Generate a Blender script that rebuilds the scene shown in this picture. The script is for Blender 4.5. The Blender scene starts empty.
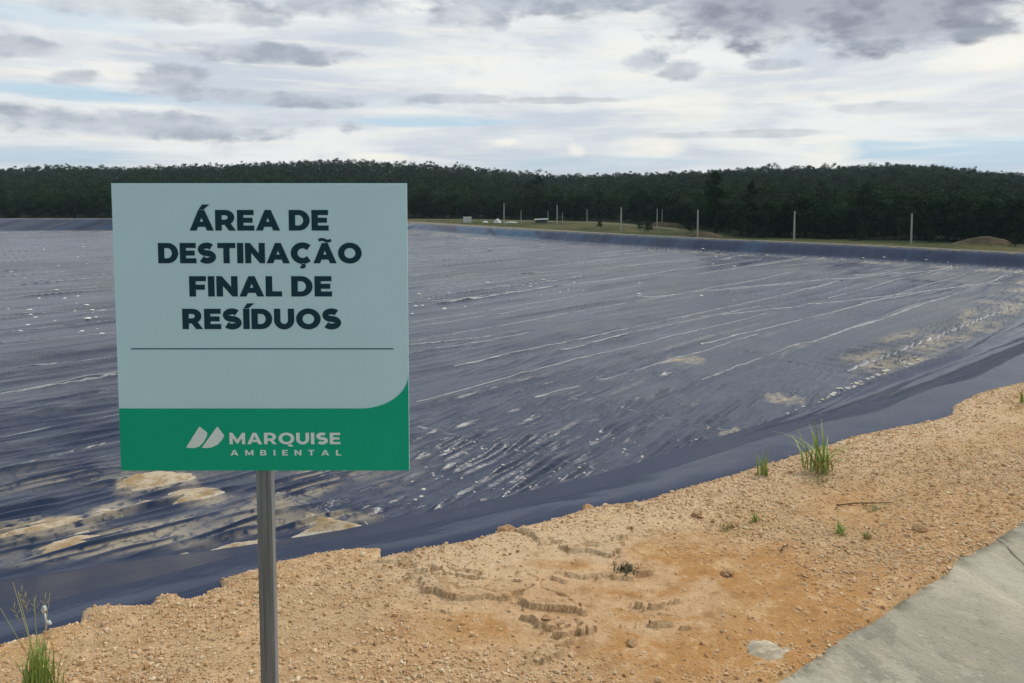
import bpy, math, random
import numpy as np

random.seed(7)
rng = np.random.default_rng(7)
S = bpy.context.scene
C = S.collection

# ------------------------------------------------------------------ camera
F = 759.0
PITCH = math.radians(3.8)
VP = 190.0 + F * math.tan(PITCH)
EYE = 1.6
cam_d = bpy.data.cameras.new('camera')
cam = bpy.data.objects.new('camera', cam_d)
C.objects.link(cam)
cam.location = (0, 0, EYE)
cam.rotation_euler = (math.pi / 2 - PITCH, 0, 0)
cam_d.sensor_width = 36.0
cam_d.lens = 36.0 * F / 1024.0
cam_d.shift_y = -(341.5 - VP) / 1024.0
cam_d.clip_start = 0.05
cam_d.clip_end = 9000
S.camera = cam

# ------------------------------------------------------------------ light
SUN_EL, SUN_AZ = math.radians(48), math.radians(62)
sun_d = bpy.data.lights.new('sun', 'SUN')
sun_d.energy = 1.5
sun_d.angle = math.radians(18)
sun_d.color = (1.0, 0.95, 0.86)
sun = bpy.data.objects.new('sun', sun_d)
C.objects.link(sun)
sun.rotation_euler = (math.pi / 2 - SUN_EL, 0, math.pi - SUN_AZ)

S.view_settings.view_transform = 'Standard'
S.view_settings.look = 'None'
S.view_settings.exposure = 0.37
S.view_settings.gamma = 1.0
S.view_settings.use_curve_mapping = False
S.cycles.max_bounces = 6
S.cycles.use_denoising = True


class NT:
    """small helper to write node trees"""
    def __init__(self, tree):
        self.t = tree
        self.n = tree.nodes
        self.l = tree.links

    def new(self, typ, **kw):
        nd = self.n.new(typ)
        for k, v in kw.items():
            setattr(nd, k, v)
        return nd

    def put(self, sock, v):
        if v is None:
            return
        if isinstance(v, (int, float)):
            sock.default_value = v
        elif isinstance(v, (tuple, list)):
            if sock.type == 'RGBA' and len(v) == 3:
                v = (*v, 1)
            sock.default_value = v
        else:
            self.l.new(v, sock)

    def m(self, op, a, b=None, c=None, clamp=False):
        nd = self.new('ShaderNodeMath', operation=op, use_clamp=clamp)
        for s, v in zip(nd.inputs, (a, b, c)):
            self.put(s, v)
        return nd.outputs[0]

    def mix(self, f, a, b, blend='MIX'):
        nd = self.new('ShaderNodeMix', data_type='RGBA', blend_type=blend)
        nd.clamp_factor = True
        self.put(nd.inputs[0], f)
        self.put(nd.inputs[6], a)
        self.put(nd.inputs[7], b)
        return nd.outputs[2]

    def sstep(self, x, lo, hi, a=0.0, b=1.0):
        nd = self.new('ShaderNodeMapRange', interpolation_type='SMOOTHSTEP')
        self.put(nd.inputs[0], x)
        for s, v in zip(nd.inputs[1:5], (lo, hi, a, b)):
            self.put(s, v)
        return nd.outputs[0]

    def xyz(self, x, y, z=0.0):
        nd = self.new('ShaderNodeCombineXYZ')
        for s, v in zip(nd.inputs, (x, y, z)):
            self.put(s, v)
        return nd.outputs[0]

    def noise(self, vec, scale, detail=4, rough=0.55, dist=0.0):
        nd = self.new('ShaderNodeTexNoise')
        self.put(nd.inputs['Vector'], vec)
        self.put(nd.inputs['Scale'], scale)
        self.put(nd.inputs['Detail'], detail)
        self.put(nd.inputs['Roughness'], rough)
        self.put(nd.inputs['Distortion'], dist)
        return nd.outputs[0]

    def attr(self, name):
        nd = self.new('ShaderNodeAttribute', attribute_name=name)
        return nd


# ------------------------------------------------------------------ sky
w = bpy.data.worlds.new('World')
S.world = w
w.use_nodes = True
T = NT(w.node_tree)
T.n.clear()
out = T.new('ShaderNodeOutputWorld')
bg = T.new('ShaderNodeBackground')
bg.inputs[1].default_value = 0.090
T.l.new(bg.outputs[0], out.inputs[0])
sky = T.new('ShaderNodeTexSky', sky_type='NISHITA')
sky.sun_disc = False
sky.sun_elevation = SUN_EL
sky.sun_rotation = SUN_AZ
sky.air_density = 1.0
sky.dust_density = 2.0
tc = T.new('ShaderNodeTexCoord')
sep = T.new('ShaderNodeSeparateXYZ')
T.l.new(tc.outputs['Generated'], sep.inputs[0])
dx, dy, dz = sep.outputs
az = T.m('ARCTAN2', dx, dy)
el = T.m('ARCSINE', dz)
elc = T.m('MAXIMUM', el, 0.0)
# clouds flatten towards the horizon
cz = T.m('POWER', T.m('ADD', elc, 0.02), 0.6)
cv = T.xyz(T.m('MULTIPLY', az, 2.2), T.m('MULTIPLY', cz, 9.0), 0.3)
cv2 = T.xyz(T.m('MULTIPLY', az, 11.0), T.m('MULTIPLY', el, 24.0), 1.7)
cv3 = T.xyz(T.m('MULTIPLY', az, 5.0), T.m('MULTIPLY', el, 60.0), 4.1)
nA = T.noise(cv, 1.6, 6, 0.55, 0.4)
nB = T.noise(cv2, 1.5, 8, 0.56, 0.1)
nC = T.noise(cv3, 1.3, 5, 0.55, 0.3)


def sky_az(u):
    return math.atan2((u - 512) / F, 1.0)


def sky_el(u, v):
    return math.atan2((190 - v) / F, math.hypot(1.0, (u - 512) / F))


# veil of cloud: white, cream and light grey
veil = T.mix(T.sstep(nA, 0.36, 0.62), (5.5, 6.0, 6.7), (7.9, 8.0, 7.9))
veil = T.mix(T.sstep(nC, 0.50, 0.70, 0, 0.60), veil, (8.3, 8.1, 7.4))
veil = T.mix(T.sstep(nB, 0.54, 0.72, 0, 0.40), veil, (5.0, 5.5, 6.3))
# blue gaps, where the clear sky shows


def patch(u, v, ru, rv, soft=0.55, nz=None, gain=1.8, lo=0.0):
    a0, e0 = sky_az(u), sky_el(u, v)
    ra, re = ru / F, rv / F
    qa = T.m('MULTIPLY', T.m('SUBTRACT', az, a0), 1 / ra)
    qe = T.m('MULTIPLY', T.m('SUBTRACT', el, e0), 1 / re)
    r2 = T.m('ADD', T.m('MULTIPLY', qa, qa), T.m('MULTIPLY', qe, qe))
    val = T.m('SUBTRACT', 1.0, r2)
    val = T.m('ADD', val, T.m('MULTIPLY', T.m('SUBTRACT', nz if nz else nB, 0.5), gain * 2))
    return T.sstep(val, lo, lo + soft * 2)


gapc = T.mix(0.30, (4.0, 6.3, 8.3), sky.outputs[0])
col = veil
for (u, v, ru, rv, k) in [(985, 158, 150, 24, 1.0), (600, 165, 150, 10, .6), (430, 122, 130, 7, .75), (200, 100, 200, 9, .5),
                          (60, 156, 130, 9, .7), (90, 22, 120, 12, .45), (860, 150, 60, 10, .6), (60, 92, 90, 8, .5)]:
    f = T.m('MULTIPLY', patch(u, v, ru, rv, 0.6, nC, 1.5), k)
    col = T.mix(f, col, gapc)
# cream heads of far cumulus low over the hills
for (u, v, ru, rv, k) in [(645, 148, 45, 14, .85), (503, 142, 22, 6, .9), (576, 152, 12, 9, .9), (380, 157, 32, 6, .9),
                          (825, 152, 32, 24, .7), (980, 60, 60, 24, .8), (690, 108, 110, 18, .6)]:
    f = T.m('MULTIPLY', patch(u, v, ru, rv, 0.7, nB, 1.4), k)
    col = T.mix(f, col, (8.9, 8.6, 7.7))
# the dark stratus streaks
for (u, v, ru, rv, k, dk) in [(270, 57, 88, 9, .8, 0), (265, 100, 120, 7, .75, 0), (150, 126, 150, 13, .8, 0), (175, 84, 30, 13, .7, 0), (78, 80, 24, 7, .6, 0),
                              (640, 64, 22, 10, .7, 0), (680, 73, 22, 9, .6, 0), (770, 67, 28, 5, .5, 0), (765, 10, 105, 34, 1.0, 1), (905, 18, 70, 30, .85, 1), (560, -6, 130, 22, .8, 1),
                              (565, 4, 160, 13, .7, 0), (330, 6, 80, 16, .7, 0), (470, 14, 40, 20, .6, 0), (20, 50, 40, 8, .6, 0), (130, 10, 130, 12, .5, 0),
                              (460, 100, 50, 5, .5, 0), (740, 135, 90, 3.5, .35, 0), (560, 102, 60, 3, .4, 0), (890, 110, 60, 6, .35, 0), (900, 42, 70, 5, .5, 0)]:
    core = patch(u, v - rv * .1, ru * 1.15, rv * 1.2, 0.45, nB, 1.35, -0.25 if dk else -0.08)
    f = T.m('MULTIPLY', core, min(1.0, k * 1.25))
    deep = T.sstep(nB, 0.42, 0.66)
    cc = T.mix(deep, (3.9, 4.15, 4.8), (2.5, 2.7, 3.3)) if dk else T.mix(deep, (5.0, 5.4, 6.0), (3.5, 3.9, 4.55))
    col = T.mix(f, col, cc)
# sky dimmed and tinted blue behind the camera so the sign face stays dim
ds = T.m('ADD', T.m('MULTIPLY', dx, math.sin(SUN_AZ)), T.m('MULTIPLY', dy, math.cos(SUN_AZ)))
ds = T.m('ADD', T.m('MULTIPLY', dx, 0.2), T.m('MULTIPLY', dy, 0.98))
side = T.sstep(ds, -0.5, 0.75, 0.55, 0.97)
dull = T.mix(T.sstep(ds, -0.6, 0.6), (0.78, 0.95, 1.0), (1, 1, 1))
col = T.mix(1.0, col, dull, 'MULTIPLY')
cm = T.new('ShaderNodeVectorMath', operation='SCALE')
T.l.new(col, cm.inputs[0])
T.l.new(side, cm.inputs['Scale'])
low = T.sstep(dz, -0.05, 0.0)
T.l.new(T.mix(low, (0.8, 0.8, 0.8), cm.outputs[0]), bg.inputs[0])

# ------------------------------------------------------------------ numpy helpers


def _hash(ix, iy, seed):
    h = (ix.astype(np.int64) * 374761393 + iy.astype(np.int64) * 668265263 + seed * 1442695041) & 0xFFFFFFFF
    h = ((h ^ (h >> 13)) * 1274126177) & 0xFFFFFFFF
    return (h ^ (h >> 16)) & 0xFFFFFFFF


def noise(x, y, seed=0):
    """gradient noise, about -0.7..0.7"""
    x = np.asarray(x, float); y = np.asarray(y, float)
    ix = np.floor(x); iy = np.floor(y)
    fx = x - ix; fy = y - iy
    u = fx * fx * fx * (fx * (fx * 6 - 15) + 10); v = fy * fy * fy * (fy * (fy * 6 - 15) + 10)

    def g(ox, oy):
        a = _hash(ix + ox, iy + oy, seed) * (2 * math.pi / 4294967296.0)
        return np.cos(a) * (fx - ox) + np.sin(a) * (fy - oy)
    return (g(0, 0) * (1 - u) + g(1, 0) * u) * (1 - v) + (g(0, 1) * (1 - u) + g(1, 1) * u) * v


def fbm(x, y, seed=0, octv=4, rough=0.5):
    s = 0; a = 1.0; n = 0
    for i in range(octv):
        s = s + a * noise(x * 2 ** i, y * 2 ** i, seed + i * 17); n += a; a *= rough
    return s / n * 1.5


def sst(lo, hi, x):
    t = np.clip((x - lo) / (hi - lo), 0, 1)
    return t * t * (3 - 2 * t)


def G(u, v, z=0.0):
    """where the sight line of a photo point meets the level z"""
    x = (u - 512) / F; y = (VP - v) / F
    d = (x, math.cos(PITCH) + y * math.sin(PITCH), -math.sin(PITCH) + y * math.cos(PITCH))
    t = (z - EYE) / d[2]
    return (d[0] * t, d[1] * t)


def seg_dist(px, py, pts, closed=False, par=False):
    pts = list(pts) + ([pts[0]] if closed else [])
    best = np.full(px.shape, 1e18); bi = np.zeros(px.shape)
    for i in range(len(pts) - 1):
        ax, ay = pts[i]; bx, by = pts[i + 1]
        ex, ey = bx - ax, by - ay
        L = ex * ex + ey * ey + 1e-12
        t = np.clip(((px - ax) * ex + (py - ay) * ey) / L, 0, 1)
        d = (px - ax - t * ex) ** 2 + (py - ay - t * ey) ** 2
        k = d < best
        best = np.where(k, d, best)
        if par:
            bi = np.where(k, i + t, bi)
    return (np.sqrt(best), bi) if par else np.sqrt(best)


def inside(px, py, poly):
    r = np.zeros(px.shape, bool); n = len(poly); j = n - 1
    for i in range(n):
        xi, yi = poly[i]; xj, yj = poly[j]
        c = ((yi > py) != (yj > py)) & (px < (xj - xi) * (py - yi) / (yj - yi + 1e-15) + xi)
        r ^= c; j = i
    return r


def mesh_np(name, co, quads=None, tris=None, smooth=True, attrs=None):
    """mesh straight from arrays"""
    me = bpy.data.meshes.new(name)
    nq = 0 if quads is None else len(quads); nt = 0 if tris is None else len(tris)
    me.vertices.add(len(co)); me.vertices.foreach_set('co', np.ascontiguousarray(co, np.float32).ravel())
    loops = []; starts = []
    s = 0
    if nq:
        loops.append(np.asarray(quads, np.int32).ravel()); starts.append(np.arange(nq) * 4); s = nq * 4
    if nt:
        loops.append(np.asarray(tris, np.int32).ravel()); starts.append(s + np.arange(nt) * 3)
    lv = np.concatenate(loops).astype(np.int32); st = np.concatenate(starts).astype(np.int32)
    me.loops.add(len(lv)); me.loops.foreach_set('vertex_index', lv)
    me.polygons.add(nq + nt); me.polygons.foreach_set('loop_start', st)
    me.polygons.foreach_set('use_smooth', np.full(nq + nt, smooth, bool))
    for k, a in (attrs or {}).items():
        at = me.attributes.new(k, 'FLOAT', 'POINT'); at.data.foreach_set('value', np.ascontiguousarray(a, np.float32))
    me.update(calc_edges=True); me.validate()
    return me


def obj(name, me, mat=None, parent=None, loc=None):
    o = bpy.data.objects.new(name, me)
    C.objects.link(o)
    if mat and me and not me.materials:
        me.materials.append(mat)
    if parent:
        o.parent = parent
    if loc is not None:
        o.location = loc
    return o


def tag(o, label=None, cat=None, group=None, kind=None):
    for k, v in (('label', label), ('category', cat), ('group', group), ('kind', kind)):
        if v:
            o[k] = v
    return o


def empty(name, loc, label, cat, group=None, rz=0):
    o = bpy.data.objects.new(name, None)
    C.objects.link(o); o.location = loc; o.rotation_euler = (0, 0, rz); o.empty_display_size = 0.2
    return tag(o, label, cat, group)


def grid_faces(nr, nc, keep=None):
    i = np.arange(nr - 1)[:, None] * nc + np.arange(nc - 1)[None, :]
    q = np.stack([i, i + 1, i + nc + 1, i + nc], -1).reshape(-1, 4)
    if keep is not None:
        q = q[keep.ravel()[q].any(1)]
    return q


def compact(co, q, attrs=None):
    used = np.zeros(len(co), bool); used[q.ravel()] = True
    idx = np.cumsum(used) - 1
    return co[used], idx[q], {k: a[used] for k, a in (attrs or {}).items()}


class MB:
    """collects boxes, tubes and prisms into one mesh"""
    def __init__(self):
        self.v = []; self.f = []

    def add(self, vs, fs):
        o = len(self.v); self.v += [tuple(p) for p in vs]; self.f += [tuple(i + o for i in f) for f in fs]

    def box(self, x0, x1, y0, y1, z0, z1):
        self.add([(x, y, z) for z in (z0, z1) for y in (y0, y1) for x in (x0, x1)],
                 [(0, 2, 3, 1), (4, 5, 7, 6), (0, 1, 5, 4), (2, 6, 7, 3), (0, 4, 6, 2), (1, 3, 7, 5)])

    def prism(self, pts, y0, y1):
        """outline in x,z pushed from y0 (front) to y1"""
        n = len(pts)
        self.add([(x, y0, z) for x, z in pts] + [(x, y1, z) for x, z in pts],
                 [tuple(range(n)), tuple(range(2 * n - 1, n - 1, -1))] + [(i, i + n, (i + 1) % n + n, (i + 1) % n) for i in range(n)])

    def tube(self, pts, rad, seg=8, cap=True):
        pts = [np.array(p, float) for p in pts]
        rings = []
        for i, p in enumerate(pts):
            d = pts[min(i + 1, len(pts) - 1)] - pts[max(i - 1, 0)]
            d /= np.linalg.norm(d) + 1e-12
            a = np.array((0, 0, 1.0)) if abs(d[2]) < 0.9 else np.array((1.0, 0, 0))
            s = np.cross(d, a); s /= np.linalg.norm(s); t = np.cross(s, d)
            r = rad[i] if hasattr(rad, '__len__') else rad
            rings.append([p + r * (math.cos(2 * math.pi * k / seg) * s + math.sin(2 * math.pi * k / seg) * t) for k in range(seg)])
        vs = [q for r in rings for q in r]
        fs = [(i * seg + k, i * seg + (k + 1) % seg, (i + 1) * seg + (k + 1) % seg, (i + 1) * seg + k) for i in range(len(pts) - 1) for k in range(seg)]
        if cap:
            fs += [tuple(range(seg - 1, -1, -1)), tuple(range((len(pts) - 1) * seg, len(pts) * seg))]
        self.add(vs, fs)

    def mesh(self, name, smooth=False):
        me = bpy.data.meshes.new(name); me.from_pydata(self.v, [], self.f); me.update()
        if smooth:
            me.polygons.foreach_set('use_smooth', [True] * len(me.polygons))
        return me

    def build(self, name, mat=None, parent=None, smooth=False, loc=None, bevel=0):
        o = obj(name, self.mesh(name, smooth), mat, parent, loc)
        if bevel:
            b = o.modifiers.new('bevel', 'BEVEL'); b.width = bevel; b.segments = 2; b.limit_method = 'ANGLE'
        return o


# ------------------------------------------------------------------ materials
def material(name, rough=0.7, spec=0.4):
    m = bpy.data.materials.new(name); m.use_nodes = True
    t = NT(m.node_tree); b = m.node_tree.nodes['Principled BSDF']
    b.inputs['Roughness'].default_value = rough
    b.inputs['Specular IOR Level'].default_value = spec
    return m, t, b


def simple(name, color, rough=0.6, var=0.12, scale=12, spec=0.4, metal=0.0, bump=0.0):
    m, t, b = material(name, rough, spec)
    tcn = t.new('ShaderNodeTexCoord')
    n = t.noise(tcn.outputs['Object'], scale, 5, 0.6)
    c0 = tuple(c * (1 - var) for c in color); c1 = tuple(min(1, c * (1 + var)) for c in color)
    t.put(b.inputs['Base Color'], t.mix(t.sstep(n, 0.3, 0.7), c0, c1))
    b.inputs['Metallic'].default_value = metal
    if bump:
        bp = t.new('ShaderNodeBump'); bp.inputs['Strength'].default_value = bump; bp.inputs['Distance'].default_value = 0.02
        t.put(bp.inputs['Height'], n); t.l.new(bp.outputs[0], b.inputs['Normal'])
    return m


# sand of the berm
M_sand, t, b = material('sand', 0.92, 0.2)
g = t.new('ShaderNodeNewGeometry').outputs['Position']
n1 = t.noise(g, 1.1, 5, 0.6, 0.4); n2 = t.noise(g, 9, 6, 0.65); n3 = t.noise(g, 75, 4, 0.6); n4 = t.noise(g, 240, 2, 0.6)
c = t.mix(t.sstep(n1, 0.36, 0.64), (0.551, 0.322, 0.146), (0.538, 0.365, 0.206))
c = t.mix(t.sstep(t.attr('bare').outputs['Fac'], 0.1, 0.9, 0, 0.92), c, (0.515, 0.256, 0.089))
c = t.mix(t.sstep(t.attr('pale').outputs['Fac'], 0.0, 1.0, 0, 0.9), c, (0.694, 0.502, 0.319))
c = t.mix(t.sstep(n2, 0.50, 0.68, 0, 0.65), c, (0.766, 0.519, 0.300))
c = t.mix(t.sstep(n2, 0.33, 0.47, 0.65, 0), c, (0.359, 0.181, 0.070))
n5 = t.noise(g, 28, 5, 0.65)
c = t.mix(t.sstep(n5, 0.54, 0.70, 0, 0.5), c, (0.791, 0.557, 0.338))
c = t.mix(t.sstep(n5, 0.34, 0.45, 0.5, 0), c, (0.323, 0.159, 0.061))
grain = t.m('MULTIPLY', t.sstep(t.attr('bare').outputs['Fac'], 0.2, 1.0, 1.0, 0.45), 0.55)
c = t.mix(t.m('MULTIPLY', t.sstep(n3, 0.56, 0.70), grain), c, (0.791, 0.568, 0.357))
c = t.mix(t.m('MULTIPLY', t.sstep(n3, 0.44, 0.32), grain), c, (0.287, 0.153, 0.070))
c = t.mix(t.m('MULTIPLY', t.sstep(n4, 0.55, 0.7), grain), c, (0.743, 0.546, 0.357))
t.put(b.inputs['Base Color'], c)
bp = t.new('ShaderNodeBump'); bp.inputs['Strength'].default_value = 0.9; bp.inputs['Distance'].default_value = 0.012
t.put(bp.inputs['Height'], t.m('ADD', t.m('MULTIPLY', n3, 0.7), t.m('MULTIPLY', n4, 0.25)))
t.l.new(bp.outputs[0], b.inputs['Normal'])

# wider ground: track, grass, forest floor
M_ground, t, b = material('ground', 0.95, 0.1)
g = t.new('ShaderNodeNewGeometry').outputs['Position']
n1 = t.noise(g, 0.06, 6, 0.65); n2 = t.noise(g, 0.6, 5, 0.65)
grass = t.mix(t.sstep(n1, 0.40, 0.60), (0.040, 0.055, 0.018), (0.10, 0.095, 0.040))
grass = t.mix(t.sstep(n2, 0.52, 0.68, 0, 0.6), grass, (0.20, 0.15, 0.075))
grass = t.mix(t.sstep(n2, 0.34, 0.46, 0.6, 0), grass, (0.028, 0.042, 0.014))
c = t.mix(t.attr('wood').outputs['Fac'], grass, (0.012, 0.019, 0.009))
trk = t.mix(n2, (0.17, 0.145, 0.11), (0.32, 0.285, 0.23))
c = t.mix(t.attr('track').outputs['Fac'], c, trk)
t.put(b.inputs['Base Color'], c)

# plastic liner
U = (0.700, 0.714)


def liner_mat(name, base, dust_sheen_c):
    m, t, b = material(name, 0.3, 0.5)
    g = t.new('ShaderNodeNewGeometry').outputs['Position']
    sp = t.new('ShaderNodeSeparateXYZ'); t.l.new(g, sp.inputs[0])
    a_ = t.m('ADD', t.m('MULTIPLY', sp.outputs[0], U[0]), t.m('MULTIPLY', sp.outputs[1], U[1]))
    b_ = t.m('SUBTRACT', t.m('MULTIPLY', sp.outputs[1], U[0]), t.m('MULTIPLY', sp.outputs[0], U[1]))
    vs = t.xyz(t.m('MULTIPLY', a_, 0.14), t.m('MULTIPLY', b_, 1.5), 0)
    st = t.noise(vs, 1.0, 6, 0.6, 0.4)
    vs2 = t.xyz(t.m('MULTIPLY', a_, 0.5), t.m('MULTIPLY', b_, 2.6), 3)
    st2 = t.noise(vs2, 1.3, 5, 0.65, 0.3)
    big = t.noise(g, 0.09, 5, 0.6, 0.5)
    fine = t.noise(g, 3.5, 6, 0.65)
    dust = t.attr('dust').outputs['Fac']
    flo = t.attr('floor').outputs['Fac']
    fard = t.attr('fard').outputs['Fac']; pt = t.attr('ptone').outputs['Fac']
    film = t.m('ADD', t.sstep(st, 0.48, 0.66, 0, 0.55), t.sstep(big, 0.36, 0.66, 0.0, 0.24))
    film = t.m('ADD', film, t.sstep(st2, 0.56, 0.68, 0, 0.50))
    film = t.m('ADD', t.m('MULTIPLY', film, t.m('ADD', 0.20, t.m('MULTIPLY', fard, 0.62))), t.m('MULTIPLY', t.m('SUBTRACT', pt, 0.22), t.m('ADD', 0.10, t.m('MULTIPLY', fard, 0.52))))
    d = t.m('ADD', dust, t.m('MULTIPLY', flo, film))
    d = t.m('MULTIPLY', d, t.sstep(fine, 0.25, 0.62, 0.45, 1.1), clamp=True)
    c = t.mix(d, t.mix(t.attr('fresh_pleats').outputs['Fac'], base, (0.035, 0.105, 0.20)), dust_sheen_c)
    c = t.mix(t.m('MULTIPLY', t.attr('silt').outputs['Fac'], t.sstep(fine, 0.36, 0.54)), c, (0.36, 0.30, 0.22))
    t.put(b.inputs['Base Color'], c)
    t.put(b.inputs['Specular IOR Level'], t.m('ADD', 0.15, t.m('MULTIPLY', flo, 0.27)))
    t.put(b.inputs['Roughness'], t.m('ADD', t.m('MULTIPLY', d, 0.35), t.m('ADD', 0.20, t.m('MULTIPLY', flo, t.sstep(big, 0.35, 0.65, -0.05, 0.05)))))
    bp = t.new('ShaderNodeBump'); bp.inputs['Distance'].default_value = 0.09
    t.put(bp.inputs['Strength'], t.m('ADD', 0.10, t.m('MULTIPLY', flo, 0.55)))
    t.put(bp.inputs['Height'], t.m('ADD', t.m('MULTIPLY', st2, 1.0), t.m('MULTIPLY', fine, 0.12)))
    t.l.new(bp.outputs[0], b.inputs['Normal'])
    return m


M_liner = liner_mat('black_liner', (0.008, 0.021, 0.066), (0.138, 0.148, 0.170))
M_seam, t, b = material('dusty_weld', 0.45, 0.5)
g = t.new('ShaderNodeNewGeometry').outputs['Position']
n = t.noise(g, 0.5, 6, 0.7); n2 = t.noise(g, 5.0, 4, 0.6)
c = t.mix(t.sstep(n, 0.34, 0.52), (0.04, 0.052, 0.08), (0.31, 0.315, 0.335))
t.put(b.inputs['Base Color'], t.mix(t.sstep(n2, 0.56, 0.68, 0, 0.7), c, (0.56, 0.55, 0.54)))

# silt lying on the liner
M_silt, t, b = material('silt', 0.95, 0.1)
g = t.new('ShaderNodeNewGeometry').outputs['Position']
n = t.noise(g, 2.2, 6, 0.65, 0.4); n2 = t.noise(g, 14, 5, 0.65)
c = t.mix(t.sstep(n, 0.38, 0.60), (0.40, 0.275, 0.15), (0.60, 0.49, 0.36))
c = t.mix(t.sstep(n2, 0.54, 0.68, 0, 0.6), c, (0.28, 0.18, 0.09))
c = t.mix(t.attr('rim').outputs['Fac'], c, (0.62, 0.54, 0.44))
t.put(b.inputs['Base Color'], c)
bp = t.new('ShaderNodeBump'); bp.inputs['Strength'].default_value = 0.7; bp.inputs['Distance'].default_value = 0.04
t.put(bp.inputs['Height'], n2); t.l.new(bp.outputs[0], b.inputs['Normal'])

# concrete
M_conc, t, b = material('concrete', 0.88, 0.25)
g = t.new('ShaderNodeNewGeometry').outputs['Position']
n1 = t.noise(g, 1.6, 6, 0.6, 0.6); n2 = t.noise(g, 7, 6, 0.65); n3 = t.noise(g, 90, 4, 0.6)
sp = t.new('ShaderNodeSeparateXYZ'); t.l.new(g, sp.inputs[0])
ac = t.m('ADD', t.m('MULTIPLY', sp.outputs[0], .596), t.m('MULTIPLY', sp.outputs[1], -.803))
al = t.m('ADD', t.m('MULTIPLY', sp.outputs[0], .803), t.m('MULTIPLY', sp.outputs[1], .596))
run = t.noise(t.xyz(t.m('MULTIPLY', al, 6), t.m('MULTIPLY', ac, 1.2), 0), 1.0, 5, 0.6, 0.5)
c = t.mix(t.sstep(n1, 0.35, 0.65), (0.363, 0.323, 0.257), (0.525, 0.464, 0.359))
c = t.mix(t.sstep(run, 0.54, 0.68, 0, 0.6), c, (0.700, 0.606, 0.443))
c = t.mix(t.sstep(run, 0.44, 0.36, 0, 0.28), c, (0.190, 0.175, 0.142))
c = t.mix(t.sstep(n2, 0.56, 0.72, 0, 0.5), c, (0.565, 0.470, 0.332))
c = t.mix(t.sstep(n3, 0.60, 0.72, 0, .55), c, (0.154, 0.134, 0.104))
n7 = t.noise(g, 3.2, 8, 0.68, 0.2)
c = t.mix(t.sstep(n7, 0.555, 0.575, 0, .45), c, (0.56, 0.52, 0.42))
c = t.mix(t.sstep(n7, 0.425, 0.405, 0, .40), c, (0.20, 0.19, 0.165))
n6 = t.noise(g, 24, 6, 0.7)
c = t.mix(t.sstep(n6, 0.55, 0.70, 0, .5), c, (0.242, 0.221, 0.180))
c = t.mix(t.sstep(n6, 0.42, 0.30, 0, .5), c, (0.594, 0.525, 0.408))
c = t.mix(t.attr('crack').outputs['Fac'], c, (0.040, 0.034, 0.026))
c = t.mix(t.m('MULTIPLY', t.attr('edge').outputs['Fac'], t.sstep(n2, 0.44, 0.58)), c, (0.096, 0.088, 0.057))
t.put(b.inputs['Base Color'], c)
bp = t.new('ShaderNodeBump'); bp.inputs['Strength'].default_value = 0.8; bp.inputs['Distance'].default_value = 0.008
t.put(bp.inputs['Height'], t.m('ADD', n3, n2)); t.l.new(bp.outputs[0], b.inputs['Normal'])

M_mortar = simple('mortar', (0.50, 0.42, 0.31), 0.9, 0.35, 16, 0.2, bump=0.5)
M_white = simple('white_sign_face', (0.64, 0.87, 0.95), 0.5, 0.03, 1.5, 0.3)
M_green = simple('green_sign_band', (0.0, 0.44, 0.26), 0.5, 0.03, 1.5, 0.25)
M_ink = simple('dark_green_ink', (0.006, 0.045, 0.070), 0.5, 0.03, 2, 0.25)
M_grey = simple('pale_logo_ink', (0.86, 0.92, 0.92), 0.5, 0.02, 2, 0.4)
M_galv, t, b = material('galvanised_steel', 0.55, 0.5)
b.inputs['Metallic'].default_value = 0.15
g = t.new('ShaderNodeTexCoord').outputs['Object']
vv = t.new('ShaderNodeMapping'); vv.inputs['Scale'].default_value = (60, 60, 2.5); t.l.new(g, vv.inputs[0])
n = t.noise(vv.outputs[0], 1.0, 5, 0.6); n2 = t.noise(g, 25, 5, 0.6)
c = t.mix(t.sstep(n, 0.35, 0.65), (0.17, 0.18, 0.192), (0.27, 0.285, 0.305))
c = t.mix(t.sstep(n2, 0.6, 0.75, 0, 0.25), c, (0.36, 0.33, 0.28))
t.put(b.inputs['Base Color'], c)
M_post = simple('pale_concrete_post', (0.46, 0.45, 0.41), 0.9, 0.15, 3, 0.2)
M_paint = simple('white_paint', (0.72, 0.72, 0.70), 0.6, 0.06, 2, 0.4)
M_tarp = simple('pale_tarp', (0.55, 0.58, 0.58), 0.6, 0.15, 2, 0.4)
M_shed = simple('grey_sheet_roof', (0.14, 0.15, 0.16), 0.6, 0.15, 1, 0.4)
M_dirt = simple('brown_dirt', (0.10, 0.078, 0.052), 0.95, 0.35, 0.7, 0.1, bump=0.8)
M_bark = simple('bark', (0.045, 0.040, 0.030), 0.9, 0.3, 4, 0.1)
M_scrap = simple('white_plastic_scrap', (0.65, 0.68, 0.66), 0.5, 0.1, 20, 0.4)


def stone_mat(name, cols, island=True):
    m, t, b = material(name, 0.85, 0.25)
    gn = t.new('ShaderNodeNewGeometry')
    r = gn.outputs['Random Per Island'] if island else t.new('ShaderNodeObjectInfo').outputs['Random']
    ramp = t.new('ShaderNodeValToRGB'); ramp.color_ramp.interpolation = 'CONSTANT'
    e = ramp.color_ramp.elements
    while len(e) < len(cols):
        e.new(0.5)
    for i, cc in enumerate(cols):
        e[i].position = i / len(cols); e[i].color = (*cc, 1)
    t.l.new(r, ramp.inputs[0])
    n = t.noise(gn.outputs['Position'], 60, 4, 0.6)
    t.put(b.inputs['Base Color'], t.mix(t.sstep(n, 0.3, 0.7, 0, 0.5), ramp.outputs[0], (0.50, 0.36, 0.22)))
    return m


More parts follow.
